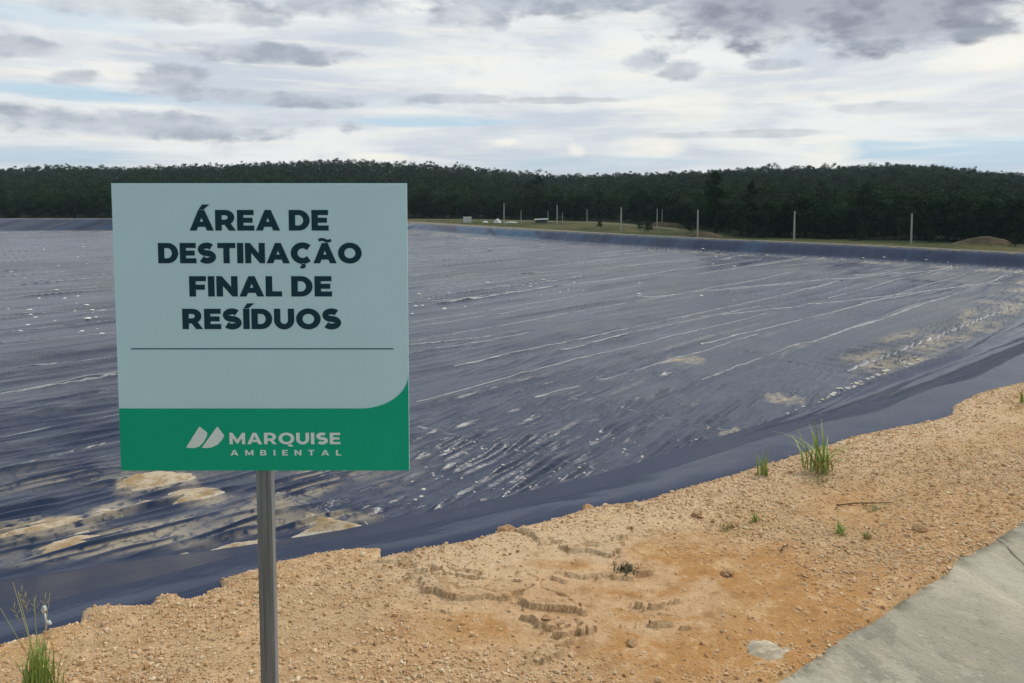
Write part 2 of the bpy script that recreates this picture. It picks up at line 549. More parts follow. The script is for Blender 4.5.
M_gravel = stone_mat('gravel', [(0.791, 0.568, 0.366), (0.599, 0.338, 0.159), (0.820, 0.688, 0.478), (0.694, 0.437, 0.235), (0.407, 0.218, 0.103), (0.820, 0.546, 0.319), (0.743, 0.513, 0.310), (0.623, 0.437, 0.282)])
M_rubble = stone_mat('pale_rubble', [(0.80, 0.78, 0.74), (0.70, 0.66, 0.60), (0.85, 0.84, 0.81), (0.74, 0.68, 0.58)], False)


def leaf_mat(name, c0, c1, c2):
    m, t, b = material(name, 0.9, 0.04)
    r = t.new('ShaderNodeObjectInfo').outputs['Random']
    tone = t.attr('tone').outputs['Fac']
    c = t.mix(tone, c0, c1)
    c = t.mix(t.sstep(r, 0.6, 1.0, 0, 0.5), c, c2)
    t.put(b.inputs['Base Color'], c)
    b.inputs['Transmission Weight'].default_value = 0
    return m


M_leaf = leaf_mat('forest_leaves', (0.005, 0.018, 0.010), (0.020, 0.056, 0.020), (0.016, 0.046, 0.016))
M_leaf2 = leaf_mat('hill_leaves', (0.007, 0.026, 0.016), (0.062, 0.130, 0.062), (0.03, 0.045, 0.02))


def blade_mat(name, c0, c1):
    m, t, b = material(name, 0.5, 0.35)
    r = t.new('ShaderNodeNewGeometry').outputs['Random Per Island']
    t.put(b.inputs['Base Color'], t.mix(r, c0, c1))
    return m


M_blade = blade_mat('green_blades', (0.20, 0.33, 0.055), (0.42, 0.48, 0.15))
M_dry = blade_mat('dry_blades', (0.46, 0.38, 0.18), (0.32, 0.32, 0.11))
M_deadplant = blade_mat('withered_leaves', (0.09, 0.08, 0.03), (0.20, 0.16, 0.07))
M_twig = simple('dry_twig', (0.16, 0.10, 0.06), 0.9, 0.2, 20, 0.1)

# ------------------------------------------------------------------ the pit in plan
ZF = -6.0                                                            # level of its floor
edge_px = [(0, 640), (42, 630), (50, 625), (78, 620), (82, 606), (108, 601), (150, 604), (158, 593), (176, 590), (188, 596), (206, 592), (210, 587), (222, 585),
           (219, 577), (251, 569), (277, 559), (338, 547), (384, 544), (378, 556), (430, 545), (480, 536), (494, 531), (556, 517), (584, 507), (637, 500), (720, 476),
           (750, 468), (801, 452), (858, 434), (918, 422), (952, 414), (954, 404), (978, 392), (1003, 386), (1024, 381)]
SAND_EDGE = [(-45, -19)] + [G(u, v, 0.02) for u, v in edge_px] + [(8.0, 9.6), (14, 15.5), (30, 33.5)]
crest_near = [G(u, v, 0.0) for u, v in [(0, 638), (130, 606), (250, 574), (400, 549), (540, 520), (700, 482), (850, 437), (930, 418), (985, 393), (1024, 383)]]
toe_near = [G(u, v, ZF) for u, v in [(0, 580), (100, 566), (265, 543), (370, 528), (480, 511), (560, 494), (642, 475), (736, 453), (779, 444), (827, 412), (887, 381), (934, 362), (1024, 325)]]
toe_far = [G(u, v, ZF) for u, v in [(1024, 270), (860, 260), (700, 251.5), (540, 240), (410, 229.5), (110, 231), (-60, 231.5)]]
CREST = [(-45, -19, 0)] + [(x, y, 0) for x, y in crest_near] + [(8.0, 9.6, 0), (14, 15.5, 0), (30, 33.5, -1.0), (57, 65, -4.3)]
for (u, D, z) in [(1024, 74.3, -4.6), (860, 85.2, -4.6), (700, 96.6, -4.57), (540, 118.3, -4.7), (410, 150.5, -4.95), (110, 145, -3.85), (-60, 146, -3.85)]:
    CREST.append(((u - 512) / F * D, D, z))
CREST += [(-150, 146, -3.8), (-150, -19, -1)]
CR = [(p[0], p[1]) for p in CREST]
CRZ = np.array([p[2] for p in CREST] + [CREST[0][2]])
x0, y0 = toe_near[0]
TOE = [(x0 - 40, y0 - 19)] + toe_near + [(51.0, 67.5)] + toe_far + [(-135, 140), (-135, 5)]
ROCK = [(p[0], p[1]) for p in toe_near[8:]]


def ab(x, y):
    return x * U[0] + y * U[1], y * U[0] - x * U[1]


PANEL = 5.2


def wrinkles(x, y, dt, fl):
    """folds of the sheet: long ridges along the panels, bunches of short ripples"""
    a, bb = ab(x, y)
    D = np.hypot(x, y)
    wv = bb + 0.9 * fbm(a * .05, bb * .07, 3, 3) + 0.15 * noise(a * .7, bb * .7, 4)
    k = np.floor(wv / PANEL + 0.5); f = np.abs(wv - k * PANEL)
    rid = np.exp(-(f / 0.2) ** 2) * 0.13 * np.clip(0.55 + 1.3 * noise(a * .16, k * 7.31, 5), 0.08, 1.3)
    near = sst(11, 4, dt) * sst(.1, .7, dt)
    far_fade = sst(44, 20, D)
    # bunches of short ripples, slanted across the panels
    band = sst(.02, .22, noise(k * 5.31 + .4, a * .055, 6)) * sst(.25, 1.1, f)
    m = np.clip(band * .85 + .7 * sst(.10, .30, fbm(a * .13 + 3, bb * .25, 6, 3)), 0, 1)
    nm = near * (.45 + .55 * sst(-0.25, 0.08, fbm(a * .30, bb * .26, 8, 3)))

    def rip_set(deg, lam, sd):
        c_, s_ = math.cos(math.radians(deg)), math.sin(math.radians(deg))
        p = -x * s_ + y * c_; l = x * c_ + y * s_
        ph = p / lam + .55 * fbm(l * .35, p * .45, sd, 3)
        kk_ = np.floor(ph + .5)
        brk = np.clip(0.66 + 1.6 * noise(l * .38 + kk_ * .37, kk_ * 3.7, sd + 2), 0, 1.25)
        return (0.5 + 0.5 * np.cos(2 * np.pi * ph)) ** 1.6 * brk
    sl = sst(-4.5, -1.5, x)
    rip = sl * rip_set(57, .36, 211) + (1 - sl) * rip_set(37, .36, 215) * .85
    rip = rip * np.maximum(m * .12, nm * (.135 + .005 * sl)) * far_fade
    trough = sst(.040, .008, rip) * (1 - sl) * nm * sst(-.10, .25, fbm(a * .22 + 1, bb * .32, 220, 3)) * sst(8, 4, dt)
    # long sharp creases that run with the panels
    r1 = np.clip(1 - 2.6 * np.abs(noise(a * .045 + 7, wv * .55, 217)), 0, 1) ** 2.2
    r2 = np.clip(1 - 2.6 * np.abs(noise(a * .075 + 3, wv * 1.15, 218)), 0, 1) ** 2.0
    gate = sst(-.25, .2, noise(a * .05, bb * .16, 219))
    crease = (r1 * .17 * sst(120, 60, D) + r2 * .09 * sst(60, 30, D)) * (.25 + .75 * gate) * (1 - .7 * np.clip(nm, 0, 1))
    lng = 0.030 * fbm(a * .18, bb * .75, 12, 3) * sst(90, 40, D)
    und = 0.05 * fbm(a * .10, bb * .13, 13, 3)
    # ripples the other way in the strip beside the right-hand toe
    right = sst(12, 16, x) * sst(4.2, 3.2, dt) * sst(0.2, .8, dt)
    cross = (1 - np.abs(np.sin(np.pi * (a / 1.0 + .8 * noise(a * .3, bb * .4, 14))))) ** 1.5 * 0.13 * right
    return (rid * (1 - right) + rip * (1 - right) + crease * (1 - right) + lng + und + cross) * fl, rid, rip, right, (lng + und) * fl, crease, trough


def pit(x, y, detail=True):
    """level of the liner and what lies on it"""
    x = np.asarray(x, float); y = np.asarray(y, float)
    ins = inside(x, y, CR); intoe = inside(x, y, TOE)
    dc, par = seg_dist(x, y, CR, True, True)
    dt = seg_dist(x, y, TOE, True)
    zc = np.interp(par, np.arange(len(CRZ)), CRZ)
    sdc = np.where(ins, dc, -dc)
    nearside = sst(70, 30, y)
    lip = 0.36 * nearside + 1e-3
    drop = np.interp(x, [-2, 0.5, 2.0, 4], [0.085, 0.07, 0.03, 0.02]) * nearside
    q = np.clip((sdc - lip) / (np.maximum(sdc - lip, 0) + dt + 1e-6), 0, 1)
    z = np.where(sdc < lip, zc - drop * np.clip(sdc / lip, 0, 1) ** 1.5, (zc - drop) + (ZF - zc + drop) * q)
    fl = intoe.astype(float) * sst(0.0, 0.5, dt)
    z = np.where(intoe, ZF, z)
    res = {}
    if detail:
        wz, rid, rip, right, low, crease, trough = wrinkles(x, y, np.where(intoe, dt, 0), fl)
        slope = (ins & ~intoe) * sst(0.3, 1.5, sdc - lip) * sst(0, .5, dt) * nearside
        a, bb = ab(x, y)
        # tension folds running along the slope
        prof = q * 13 + 0.5 * fbm(a * .10, bb * .12, 21, 3)
        fold = (1 - np.abs(np.sin(np.pi * prof))) ** 1.4 * 0.20 * np.clip(.6 + 1.2 * noise(a * .12, np.floor(prof + .5) * 5.1, 22), .0, 1.2)
        fold1 = fold * sst(1, 6, x)
        fold = fold1 + 0.05 * fbm(a * .3, q * 5, 23, 3)
        farsl = (ins & ~intoe) * sst(60, 75, y) * sst(0, .4, sdc) * sst(0, .3, dt)
        along = x * .72 - y * .69
        pleat = 0.10 * noise(along * .42, q * .5, 25) + .07 * noise(along * 1.1, q * .4, 26)
        z = z + wz + fold * slope + pleat * farsl
        z = z + 0.012 * fbm(x * 1.3, y * 2.2, 24, 3) * sst(-.05, .25, sdc) * (ins & ~intoe)
        dust = np.clip(rid * 3.2 + crease * 5.0, 0, .6) * (.35 + .65 * sst(18, 40, np.hypot(x, y))) * fl * (0.35 + 0.65 * sst(-.15, .3, noise(a * .4, bb * .4, 27)))  # ridge and crease tops paler: dust plus painted sky reflection
        spots = sst(0.30, 0.42, noise(a * 3.1, bb * 5.0, 31)) * sst(.0, .3, noise(a * .22, bb * .25, 32)) * 0.18 * fl
        dust = np.clip(dust + spots + slope * np.clip(fold1 - .05, 0, 1) * 2.2 + (ins & ~intoe) * sst(lip * 1.5, lip * .6, sdc) * sst(.3, 2.6, x) * .42 * nearside * (.7 + .5 * fbm(x * 3, y * 9, 37, 3)), 0, 1)  # fold tops lightened; sky reflection on the right-hand lip painted in as pale film
        silt = np.maximum(right * sst(-.15, .35, fbm(a * .25, bb * .6, 33, 3)) * .9, trough)
        for (pu, pv, ru, rv) in [(45, 530, 62, 14), (152, 482, 52, 12), (197, 496, 42, 11), (330, 527, 52, 12), (112, 512, 30, 9), (225, 549, 55, 8), (270, 505, 30, 10), (685, 361, 24, 5), (785, 401, 20, 6), (735, 437, 18, 6), (925, 362, 50, 6)]:
            gx, gy = G(pu, pv, ZF)
            gx2, gy2 = G(pu, pv - rv, ZF)
            rr = np.hypot((x - gx) / (ru / F * gy), (y - gy) / (gy2 - gy)) + .7 * fbm(x * .9, y * .9, 34, 3)
            silt = np.maximum(silt, sst(1.15, .5, rr) * .85)
        kk = np.floor((bb + 0.9 * fbm(a * .05, bb * .07, 3, 3)) / PANEL)
        pt = noise(kk * 3.31 + .5, np.floor(a / 23 + 7 * noise(kk * 1.7, kk * 0 + .3, 36)) * 2.13 + .5, 35)
        ptone = np.clip(.5 + 1.1 * pt, 0, 1) * fl
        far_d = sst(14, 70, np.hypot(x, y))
        res = dict(low=low, ptone=ptone, fard=far_d, dust=dust, silt=silt * fl, floor=intoe.astype(float), fresh_pleats=np.zeros_like(x))
    res.update(z=z, sdc=sdc, dt=np.where(intoe, dt, -dt), zc=zc, intoe=intoe)
    return res


def floor_z(x, y):
    return float(pit(np.array([x]), np.array([y]))['z'][0])


# ------------------------------------------------------------------ far ground and hills
SKY_U = [-700, -60, 0, 60, 110, 220, 340, 400, 460, 500, 545, 600, 640, 700, 760, 820, 880, 960, 1000, 1040, 1100, 1800]
SKY_V = [172, 168, 167, 164, 165, 163, 158.5, 162, 165, 168, 173, 173, 171.5, 169, 166, 166, 163.5, 167, 171, 176, 180, 178]
FR_U = [-600, 110, 420, 480, 600, 690, 740, 860, 960, 1100, 1700]
FR_D = [168, 168, 172, 170, 158, 130, 106, 100, 95, 91, 91]


def az_u(x, y):
    return 512 + F * x / np.maximum(y, 1e-3)


def hill(x, y):
    """level of the land beyond the pit"""
    D = np.maximum(y, 1.0)
    u = np.clip(az_u(x, D), -700, 1800)
    d0 = np.interp(u, FR_U, FR_D)
    ridge = 440.0
    top = (190 - np.interp(u, SKY_U, SKY_V)) / F * ridge + EYE - 6.8
    t = np.clip((D - d0) / (ridge - d0), 0, 1)
    h = -4.75 + (top + 4.75) * (0.55 * t + 0.45 * t * t * (3 - 2 * t))
    h = h + 2.2 * fbm(x * .012, y * .018, 41, 4) * sst(.05, .3, t)
    return np.where(D > ridge, np.interp(D, [ridge, 700, 4000], [0, 1, 1]) * (-6 - h) + h, h)


r_rows = np.concatenate([np.array([0.3, 1.0, 1.8]), np.geomspace(2.6, 60, 60), np.arange(60.6, 172, 0.55), np.arange(174, 470, 5.0), np.array([500, 560, 650, 760, 900.0])])
a_cols = np.radians(np.concatenate([np.arange(-180, -46, 6.0), np.arange(-46, 46.01, 0.22), np.arange(48, 180.1, 6.0)]))
A, Rr = np.meshgrid(a_cols, r_rows)
gx = np.sin(A) * Rr
gy = np.cos(A) * Rr
P = pit(gx, gy, False)
far = sst(55, 80, gy)
zg_near = P['zc'] * sst(60, 10, np.maximum(-P['sdc'], 0)) + -4.75 * sst(10, 60, np.maximum(-P['sdc'], 0)) - 0.25
zg = zg_near * (1 - far) + far * (hill(gx, gy) * sst(0.8, 4.0, -P['sdc']) + (P['zc'] + 0.03) * (1 - sst(0.8, 4.0, -P['sdc'])))
zg = np.where(P['sdc'] > 0.15, np.minimum(P['z'] - 0.35, P['zc'] - .35), zg)
zg = zg + 0.05 * fbm(gx * .2, gy * .2, 43, 3) * (P['sdc'] < -1) * far
ugrid = az_u(gx, np.maximum(gy, 1))
df = np.interp(np.clip(ugrid, -600, 1700), FR_U, FR_D)
wood = sst(-9, -2, gy - df + 3 * fbm(gx * .1, gy * .1, 44, 3)) * (gy > 30)
track = sst(3.6, 2.6, -P['sdc'] + .8 * fbm(gx * .25, gy * .25, 45, 3)) * (gy > 55)
track = np.maximum(track, (1 - far) * 1.0)
track = np.maximum(track, .8 * sst(1.6, .8, np.abs(gy - df + 9 + 2 * np.sin(gx * .05))) * (ugrid < 680) * (gy > 60))
co = np.stack([gx, gy, zg], -1).reshape(-1, 3)
q = grid_faces(*A.shape)
o = obj('ground', mesh_np('ground', co, q, attrs=dict(wood=wood.ravel(), track=track.ravel())), M_ground)
tag(o, kind='structure')

# ------------------------------------------------------------------ liner
v_rows = np.concatenate([np.geomspace(2.0, 5.0, 150), np.arange(5.05, 14.0, 0.10), 7.6 * F / (np.arange(600, 286, -0.62) - 190.0)])
v_rows = np.unique(np.concatenate([v_rows, np.arange(60.3, 152, 0.55)]))
v_rows = v_rows[np.concatenate([[True], np.diff(v_rows) > 0.012])]
u_cols = np.concatenate([np.arange(-420, -40, 6.0), np.arange(-40, 1064, 1.15), np.arange(1064, 2400, 8.0)])
Ug, Dg = np.meshgrid(u_cols, v_rows)
lx = (Ug - 512) / F * Dg
ly = Dg
P = pit(lx, ly)
a_l, b_l = ab(lx, ly)
fresh_pleats = ((P['dt'] < 0) & (ly > 60)) * np.clip(.02 + .8 * noise((lx * .72 - ly * .69) * .33, ly * 0 + .5, 28), .0, .32)  # light and dark of the far slope's pleats put into the sheet colour
seg = (P['dt'] < 0.3) & (ly > 80)
for (ua, ub, k) in [(483, 503, .75), (507, 536, .9), (452, 470, .45), (985, 1000, .6), (1012, 1030, .5)]:
    fresh_pleats = np.where(seg & (Ug + (Dg - 118) * 1.5 > ua) & (Ug + (Dg - 118) * 1.5 < ub) if ua < 900 else seg & (Ug > ua) & (Ug < ub), k, fresh_pleats)
P['fresh_pleats'] = fresh_pleats
keep = P['sdc'] > -0.45
co = np.stack([lx, ly, P['z']], -1).reshape(-1, 3)
q = grid_faces(*Ug.shape, keep)
co, q, at = compact(co, q, {k: P[k].ravel() for k in ('dust', 'silt', 'floor', 'fresh_pleats', 'ptone', 'fard')})
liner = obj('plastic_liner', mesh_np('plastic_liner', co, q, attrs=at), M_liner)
tag(liner, 'huge wrinkled blue-black plastic sheet lining the floor and slopes of the pit', 'pit liner')


def ribbon(name, pts, wid, mat, parent, lift=0.022, follow=True):
    """a welded flap that follows the folds"""
    p = np.array(pts); d = np.gradient(p, axis=0); d /= np.linalg.norm(d, axis=1)[:, None] + 1e-9
    n = np.stack([-d[:, 1], d[:, 0]], -1)
    wv = wid * (0.35 + 1.9 * np.abs(noise(p[:, 0] * .9, p[:, 1] * .9, 71)))[:, None]
    rows = []
    for s, lf in ((-1, 0.0), (-.3, lift), (.3, lift), (1, 0.0)):
        e = p + n * wv * s * .5
        pe = pit(e[:, 0], e[:, 1])
        base_ = ZF + pe['low']
        z = base_ + (1.0 if follow else .55) * (pe['z'] - base_) + lf + 0.004
        rows.append(np.column_stack([e, z]))
    co = np.concatenate(rows)
    return obj(name, mesh_np(name, co, grid_faces(4, len(p))), mat, parent)


def az_u0(x, y):
    return 512 + F * x / np.maximum(y, 1e-3)


# weld seams: along the panels, broken where silt covers them
seams = []
for i, (u0, v0, u1, v1, wd) in enumerate([(846, 372, 1020, 305, .20), (700, 345, 880, 300, .13), (560, 352, 760, 306, .10), (700, 318, 1000, 283, .12), (410, 323, 640, 286, .12),
                                          (620, 300, 900, 272, .12), (408, 304, 560, 287, .10), (860, 303, 985, 283, .16), (410, 347, 520, 333, .09),
                                          (0, 343, 112, 333, .10), (0, 371, 112, 357, .12), (0, 397, 116, 378, .14), (410, 283, 700, 260, .14), (0, 316, 112, 310, .10), (730, 290, 960, 268, .14),
                                          (418, 427, 631, 478, .10), (569, 399, 735, 433, .10), (740, 352, 860, 375, .08), (275, 494, 372, 527, .09), (0, 470, 105, 448, .12)]):
    pa = np.array(G(u0, v0, ZF)); pb = np.array(G(u1, v1, ZF))
    n = max(40, int(np.linalg.norm(pb - pa) / .08))
    tt = np.linspace(0, 1, n)[:, None]
    pp = pa + (pb - pa) * tt
    d = (pb - pa) / np.linalg.norm(pb - pa)
    pp = pp + np.array([-d[1], d[0]]) * (0.16 * fbm(tt[:, 0] * 9 + i * 5, tt[:, 0] * 0, 72, 3))[:, None]
    ribbon('seam_strip', pp, wd, M_seam, liner, .022, v1 <= v0)

# fainter welds further out, one along each panel, each showing only in stretches
for i, bb_ in enumerate(np.arange(15.5, 88, 2.9)):
    for j in range(2):
        a0 = rng.uniform(-12, 70) + 20 * j; ln = rng.uniform(20, 55)
        n = int(ln / .12)
        aa = np.linspace(a0, a0 + ln, n)
        bl = bb_ + .25 * fbm(aa * .12 + i * 3.3, aa * 0 + j, 73, 3)
        pp = np.stack([aa * U[0] - bl * U[1], aa * U[1] + bl * U[0]], -1)
        q_ = pit(pp[:, 0], pp[:, 1], False)
        d_ = np.hypot(pp[:, 0], pp[:, 1])
        uu_ = az_u0(pp[:, 0], pp[:, 1])
        ok = (q_['dt'] > 1.0) & (d_ < 125) & (d_ > 27) & (uu_ > -120) & (uu_ < 1130)
        if ok.sum() > 40:
            pp = pp[ok]
            ribbon('seam_strip', pp,   .04 + .0013 * float(np.median(d_[ok])) * rng.uniform(.6, 1.4), M_seam, liner)

# ------------------------------------------------------------------ silt patches in the hollows of the liner


def silt_patch(label, poly_px, h=0.05, n=110):
    pts = [G(u, v, ZF) for u, v in poly_px]
    xs = [p[0] for p in pts]; ys = [p[1] for p in pts]
    X, Y = np.meshgrid(np.linspace(min(xs) - .1, max(xs) + .1, n), np.linspace(min(ys) - .1, max(ys) + .1, n))
    ins = inside(X, Y, pts); d = seg_dist(X, Y, pts, True)
    sd = np.where(ins, d, -d) + 0.16 * fbm(X * 1.6, Y * 2.6, 81, 4)
    wz = pit(X, Y, True)
    Z = ZF + wz['low'] + (h * .9 + .02) * sst(-0.16, 0.42, sd) + 0.012 * fbm(X * 4, Y * 4, 82, 3) - .012
    keep = sd > -0.14
    co, q, at = compact(np.stack([X, Y, Z], -1).reshape(-1, 3), grid_faces(n, n, keep), dict(rim=sst(.12, .02, sd).ravel()))
    cx, cy = np.mean(xs), np.mean(ys)
    co = co - np.array([cx, cy, ZF])
    o = obj('silt_patch', mesh_np('silt_patch', co, q, attrs=at), M_silt, None, (cx, cy, ZF))
    return tag(o, label, 'silt patch', 'patches of silt lying on the liner')


silt_patch('long tan silt patch on the liner, cut by the left edge of the photo', [(-30, 545), (0, 529), (40, 520), (84, 516), (82, 523), (50, 532), (10, 541)], .10)
silt_patch('short tan silt patch on the liner just right of the long left one', [(88, 517), (100, 509), (124, 508), (122, 514), (105, 519)], .10)
silt_patch('jagged pale silt patch touching the underside of the sign board', [(112, 490), (116, 478), (140, 472), (168, 470), (196, 474), (190, 481), (160, 487), (135, 492)], .09)
silt_patch('small tan silt patch left of the oval one below the sign', [(134, 506), (140, 500), (158, 498), (156, 505), (146, 508)], .09)
silt_patch('oval gravelly silt patch on the liner left of the sign post', [(166, 500), (176, 489), (205, 487), (228, 488), (215, 496), (195, 503), (177, 507)], .13)
silt_patch('wedge of tan silt at the toe of the slope right of the sign post', [(296, 537), (312, 527), (300, 512), (330, 519), (372, 527), (340, 535)], .17)
silt_patch('thin streak of silt along the toe behind the sign post', [(175, 556), (210, 551), (240, 543), (262, 540), (280, 541), (220, 556)], .13)
silt_patch('small tan silt spot at the end of the cross seam, left of the tall tuft', [(702, 429), (708, 424), (716, 428), (708, 433)], .09)
silt_patch('tan silt spot nearest the tall grass tuft', [(718, 438), (726, 432), (738, 433), (734, 439), (722, 441)], .09)
silt_patch('greenish silt strip on the far floor right of the sign', [(664, 363), (676, 359), (705, 358), (712, 361), (690, 364)], .08)
silt_patch('brown silt strip on the floor above the tall grass tuft', [(768, 404), (778, 399), (800, 400), (804, 403), (786, 406)], .08)
silt_patch('row of thin silt streaks in the ripples near the left edge', [(30, 552), (50, 541), (88, 531), (108, 537), (80, 552), (45, 560)], .075)

# ------------------------------------------------------------------ sand berm
CH_A = np.array(G(785, 680, 0)); CH_B = np.array(G(1016, 527, 0))
CH_D = (CH_B - CH_A) / np.linalg.norm(CH_B - CH_A)
CH_N = np.array((CH_D[1], -CH_D[0]))                                  # towards the channel


def sand(x, y):
    x = np.asarray(x, float); y = np.asarray(y, float)
    poly = SAND_EDGE + [(60, 33), (60, -60), (-45, -60)]
    ins = inside(x, y, poly); d = seg_dist(x, y, SAND_EDGE)
    E = np.where(ins, d, -d) + 0.020 * fbm(x * 6, y * 6, 51, 4)
    Pz = pit(x, y)['z']
    base = 0.022 + 0.022 * fbm(x * .9, y * .9, 52, 4) + 0.008 * fbm(x * 6, y * 6, 53, 4) + 0.0045 * fbm(x * 30, y * 30, 54, 3)
    # crust of dried mud broken into plates
    cx, cy = G(560, 590, 0)
    rr = np.hypot((x - cx) / 0.85, (y - cy) / 0.66)
    cx2, cy2 = G(655, 565, 0)
    rr = np.minimum(rr, np.hypot((x - cx2) / .55, (y - cy2) / .4))
    zone = sst(1.15, .55, rr + .35 * fbm(x * 1.5, y * 1.5, 55, 3))
    pl = fbm(x * 1.7 + .5 * noise(x * 3, y * 3, 57), y * 3.0 + .5 * noise(x * 3, y * 3, 58), 56, 6, .62)
    crust = sst(-.25, -.234, pl) + .9 * sst(-.02, -.005, pl) + .8 * sst(.15, .165, pl) + .30 * fbm(x * 5, y * 5, 64, 3)
    base = base + zone * (0.028 * crust - 0.032)
    crk = np.abs(fbm(x * 2.2, y * 2.6, 59, 3))
    base = base - zone * .007 * sst(.03, .0, crk)
    # smooth washed hollow on the right of the crust
    bx, by = G(690, 610, 0)
    bare = sst(1.25, .45, np.hypot((x - bx) / 1.05, (y - by) / .62) + .4 * fbm(x * 1.6, y * 1.6, 60, 3))
    bare = np.maximum(bare, .5 * sst(.1, .4, fbm(x * .8 + 4, y * .8, 61, 3)))
    base = base - .018 * bare
    pale = sst(.62, .05, E + .2 * fbm(x * 2, y * 2, 63, 3)) * sst(-1.3, .2, x) + .55 * zone * sst(-.25, .02, pl)
    pale = np.maximum(pale, .75 * sst(.08, .0, E))
    # the sand laps over the sheet with a rounded rim
    over = np.where(E > 0, np.maximum(base * sst(0, .10, E) + Pz * (1 - sst(0, .10, E)), Pz + .034 * np.sqrt(np.clip(E / .07, 0, 1))), Pz - .05)
    over = np.where((E > -.02) & (E <= 0), Pz + (E / .02) * .05, over)
    # meets the concrete
    dch = (x - CH_A[0]) * CH_N[0] + (y - CH_A[1]) * CH_N[1]
    over = over + .018 * sst(-.10, 0.0, dch) * (1 + .8 * fbm(x * 7, y * 7, 62, 3)) - .10 * sst(.02, .12, dch)
    return over, E, bare, np.clip(pale, 0, 1), dch, zone


rows = 1.6 * F / (np.concatenate([np.arange(1500, 720, -6.0), np.arange(720, 368, -0.72)]) - 190.0)
cols = np.concatenate([np.arange(-420, -30, 6.0), np.arange(-30, 1054, 1.1), np.arange(1054, 2400, 8.0)])
Ug, Dg = np.meshgrid(cols, rows)
sx = (Ug - 512) / F * Dg; sy = Dg
sz, E, bare, pale, dch, zone = sand(sx, sy)
keep = (E > -.12) & (dch < .25)
co, q, at = compact(np.stack([sx, sy, sz], -1).reshape(-1, 3), grid_faces(*Ug.shape, keep), dict(bare=bare.ravel(), pale=pale.ravel()))
o = obj('sand_bank', mesh_np('sand_bank', co, q, attrs=at), M_sand)
tag(o, kind='structure')

# ------------------------------------------------------------------ concrete channel
L = np.concatenate([np.linspace(-4.0, -.3, 60), np.linspace(-.29, 3.4, 620), np.linspace(3.5, 5.5, 30)]); W = np.concatenate([np.linspace(0, .12, 30), np.linspace(.125, 1.1, 180), np.linspace(1.15, 2.6, 40)])
nl, nw = len(L), len(W)
LL, WW = np.meshgrid(L, W)
rag = 0.035 * fbm(LL * 4, LL * 0 + 3.3, 91, 5, .6) + .03 * fbm(LL * 1.2, LL * 0, 92, 3)
wx = WW + rag * sst(.5, 0, WW)
px_ = CH_A[0] + CH_D[0] * LL + CH_N[0] * wx; py_ = CH_A[1] + CH_D[1] * LL + CH_N[1] * wx
pz_ = .046 - .016 * sst(.03, 0, WW) + .007 * fbm(LL * 7, WW * 7, 97, 4) * sst(.2, .02, WW) - np.interp(WW, [0, .08, 1.3, 1.5, 2.6], [0, 0.0, .20, .22, .22]) + .0025 * fbm(px_ * 2, py_ * 2, 93, 4) + .0015 * fbm(px_ * 22, py_ * 22, 94, 3)
ca = np.array(G(995, 560, -.05)); cb = np.array(G(1024, 590, -.08))
cd = seg_dist(px_ + .02 * noise(px_ * 9, py_ * 9, 95), py_ + .02 * noise(px_ * 9, py_ * 9, 96), [tuple(ca), tuple((ca + cb) / 2 + .01), tuple(cb), tuple(cb + (cb - ca) * 1.5)])
crack = sst(.006, .002, cd) * sst(-.2, .1, noise(px_ * 14, py_ * 14, 98))
pz_ = pz_ - .004 * crack
edge = sst(.10, .0, WW) * .95
co = np.stack([px_, py_, pz_], -1).reshape(-1, 3)
q = grid_faces(*LL.shape)
nb = len(co)
bot = np.stack([px_, py_, pz_ - .09], -1)
skirt = np.concatenate([bot[0], bot[-1]])
co2 = np.concatenate([co, skirt])
i = np.arange(nl - 1)
q2 = np.stack([i + 1, i, nb + i, nb + i + 1], -1)
lt = (len(W) - 1) * nl
q3 = np.stack([lt + i, lt + i + 1, nb + nl + i + 1, nb + nl + i], -1)
q = np.concatenate([q, q2, q3])
pad = np.zeros(len(skirt))
o = obj('concrete_channel', mesh_np('concrete_channel', co2, q, attrs=dict(crack=np.concatenate([crack.ravel(), pad]), edge=np.concatenate([edge.ravel(), pad + 1]))), M_conc)
tag(o, 'weathered grey concrete drain lining with stains and a crack beside the sand', 'concrete drain')

# splash of mortar
n = 60


def splash(label, u, v, rx, ry):
    cx, cy = G(u, v, .02)
    X, Y = np.meshgrid(np.linspace(-1.4, 1.4, n), np.linspace(-1.4, 1.4, n))
    r = np.hypot(X, Y) + .35 * fbm(X * 1.3 + u, Y * 1.3, 101, 4)
    gz, *_ = sand(cx + X * rx, cy + Y * ry)
    Z = gz + .011 * sst(1.0, .3, r) - .006 + .004 * fbm(X * 4, Y * 4, 102, 3) * sst(1, .7, r)
    co, q, _ = compact(np.stack([X * rx, Y * ry, Z], -1).reshape(-1, 3), grid_faces(n, n, r < 1.05))
    return tag(obj('mortar_splash', mesh_np('mortar_splash', co, q), M_mortar, None, (cx, cy, 0)), label, 'mortar splash')


splash('pale splash of dried mortar on the sand beside the concrete drain', 768, 655, .11, .10)

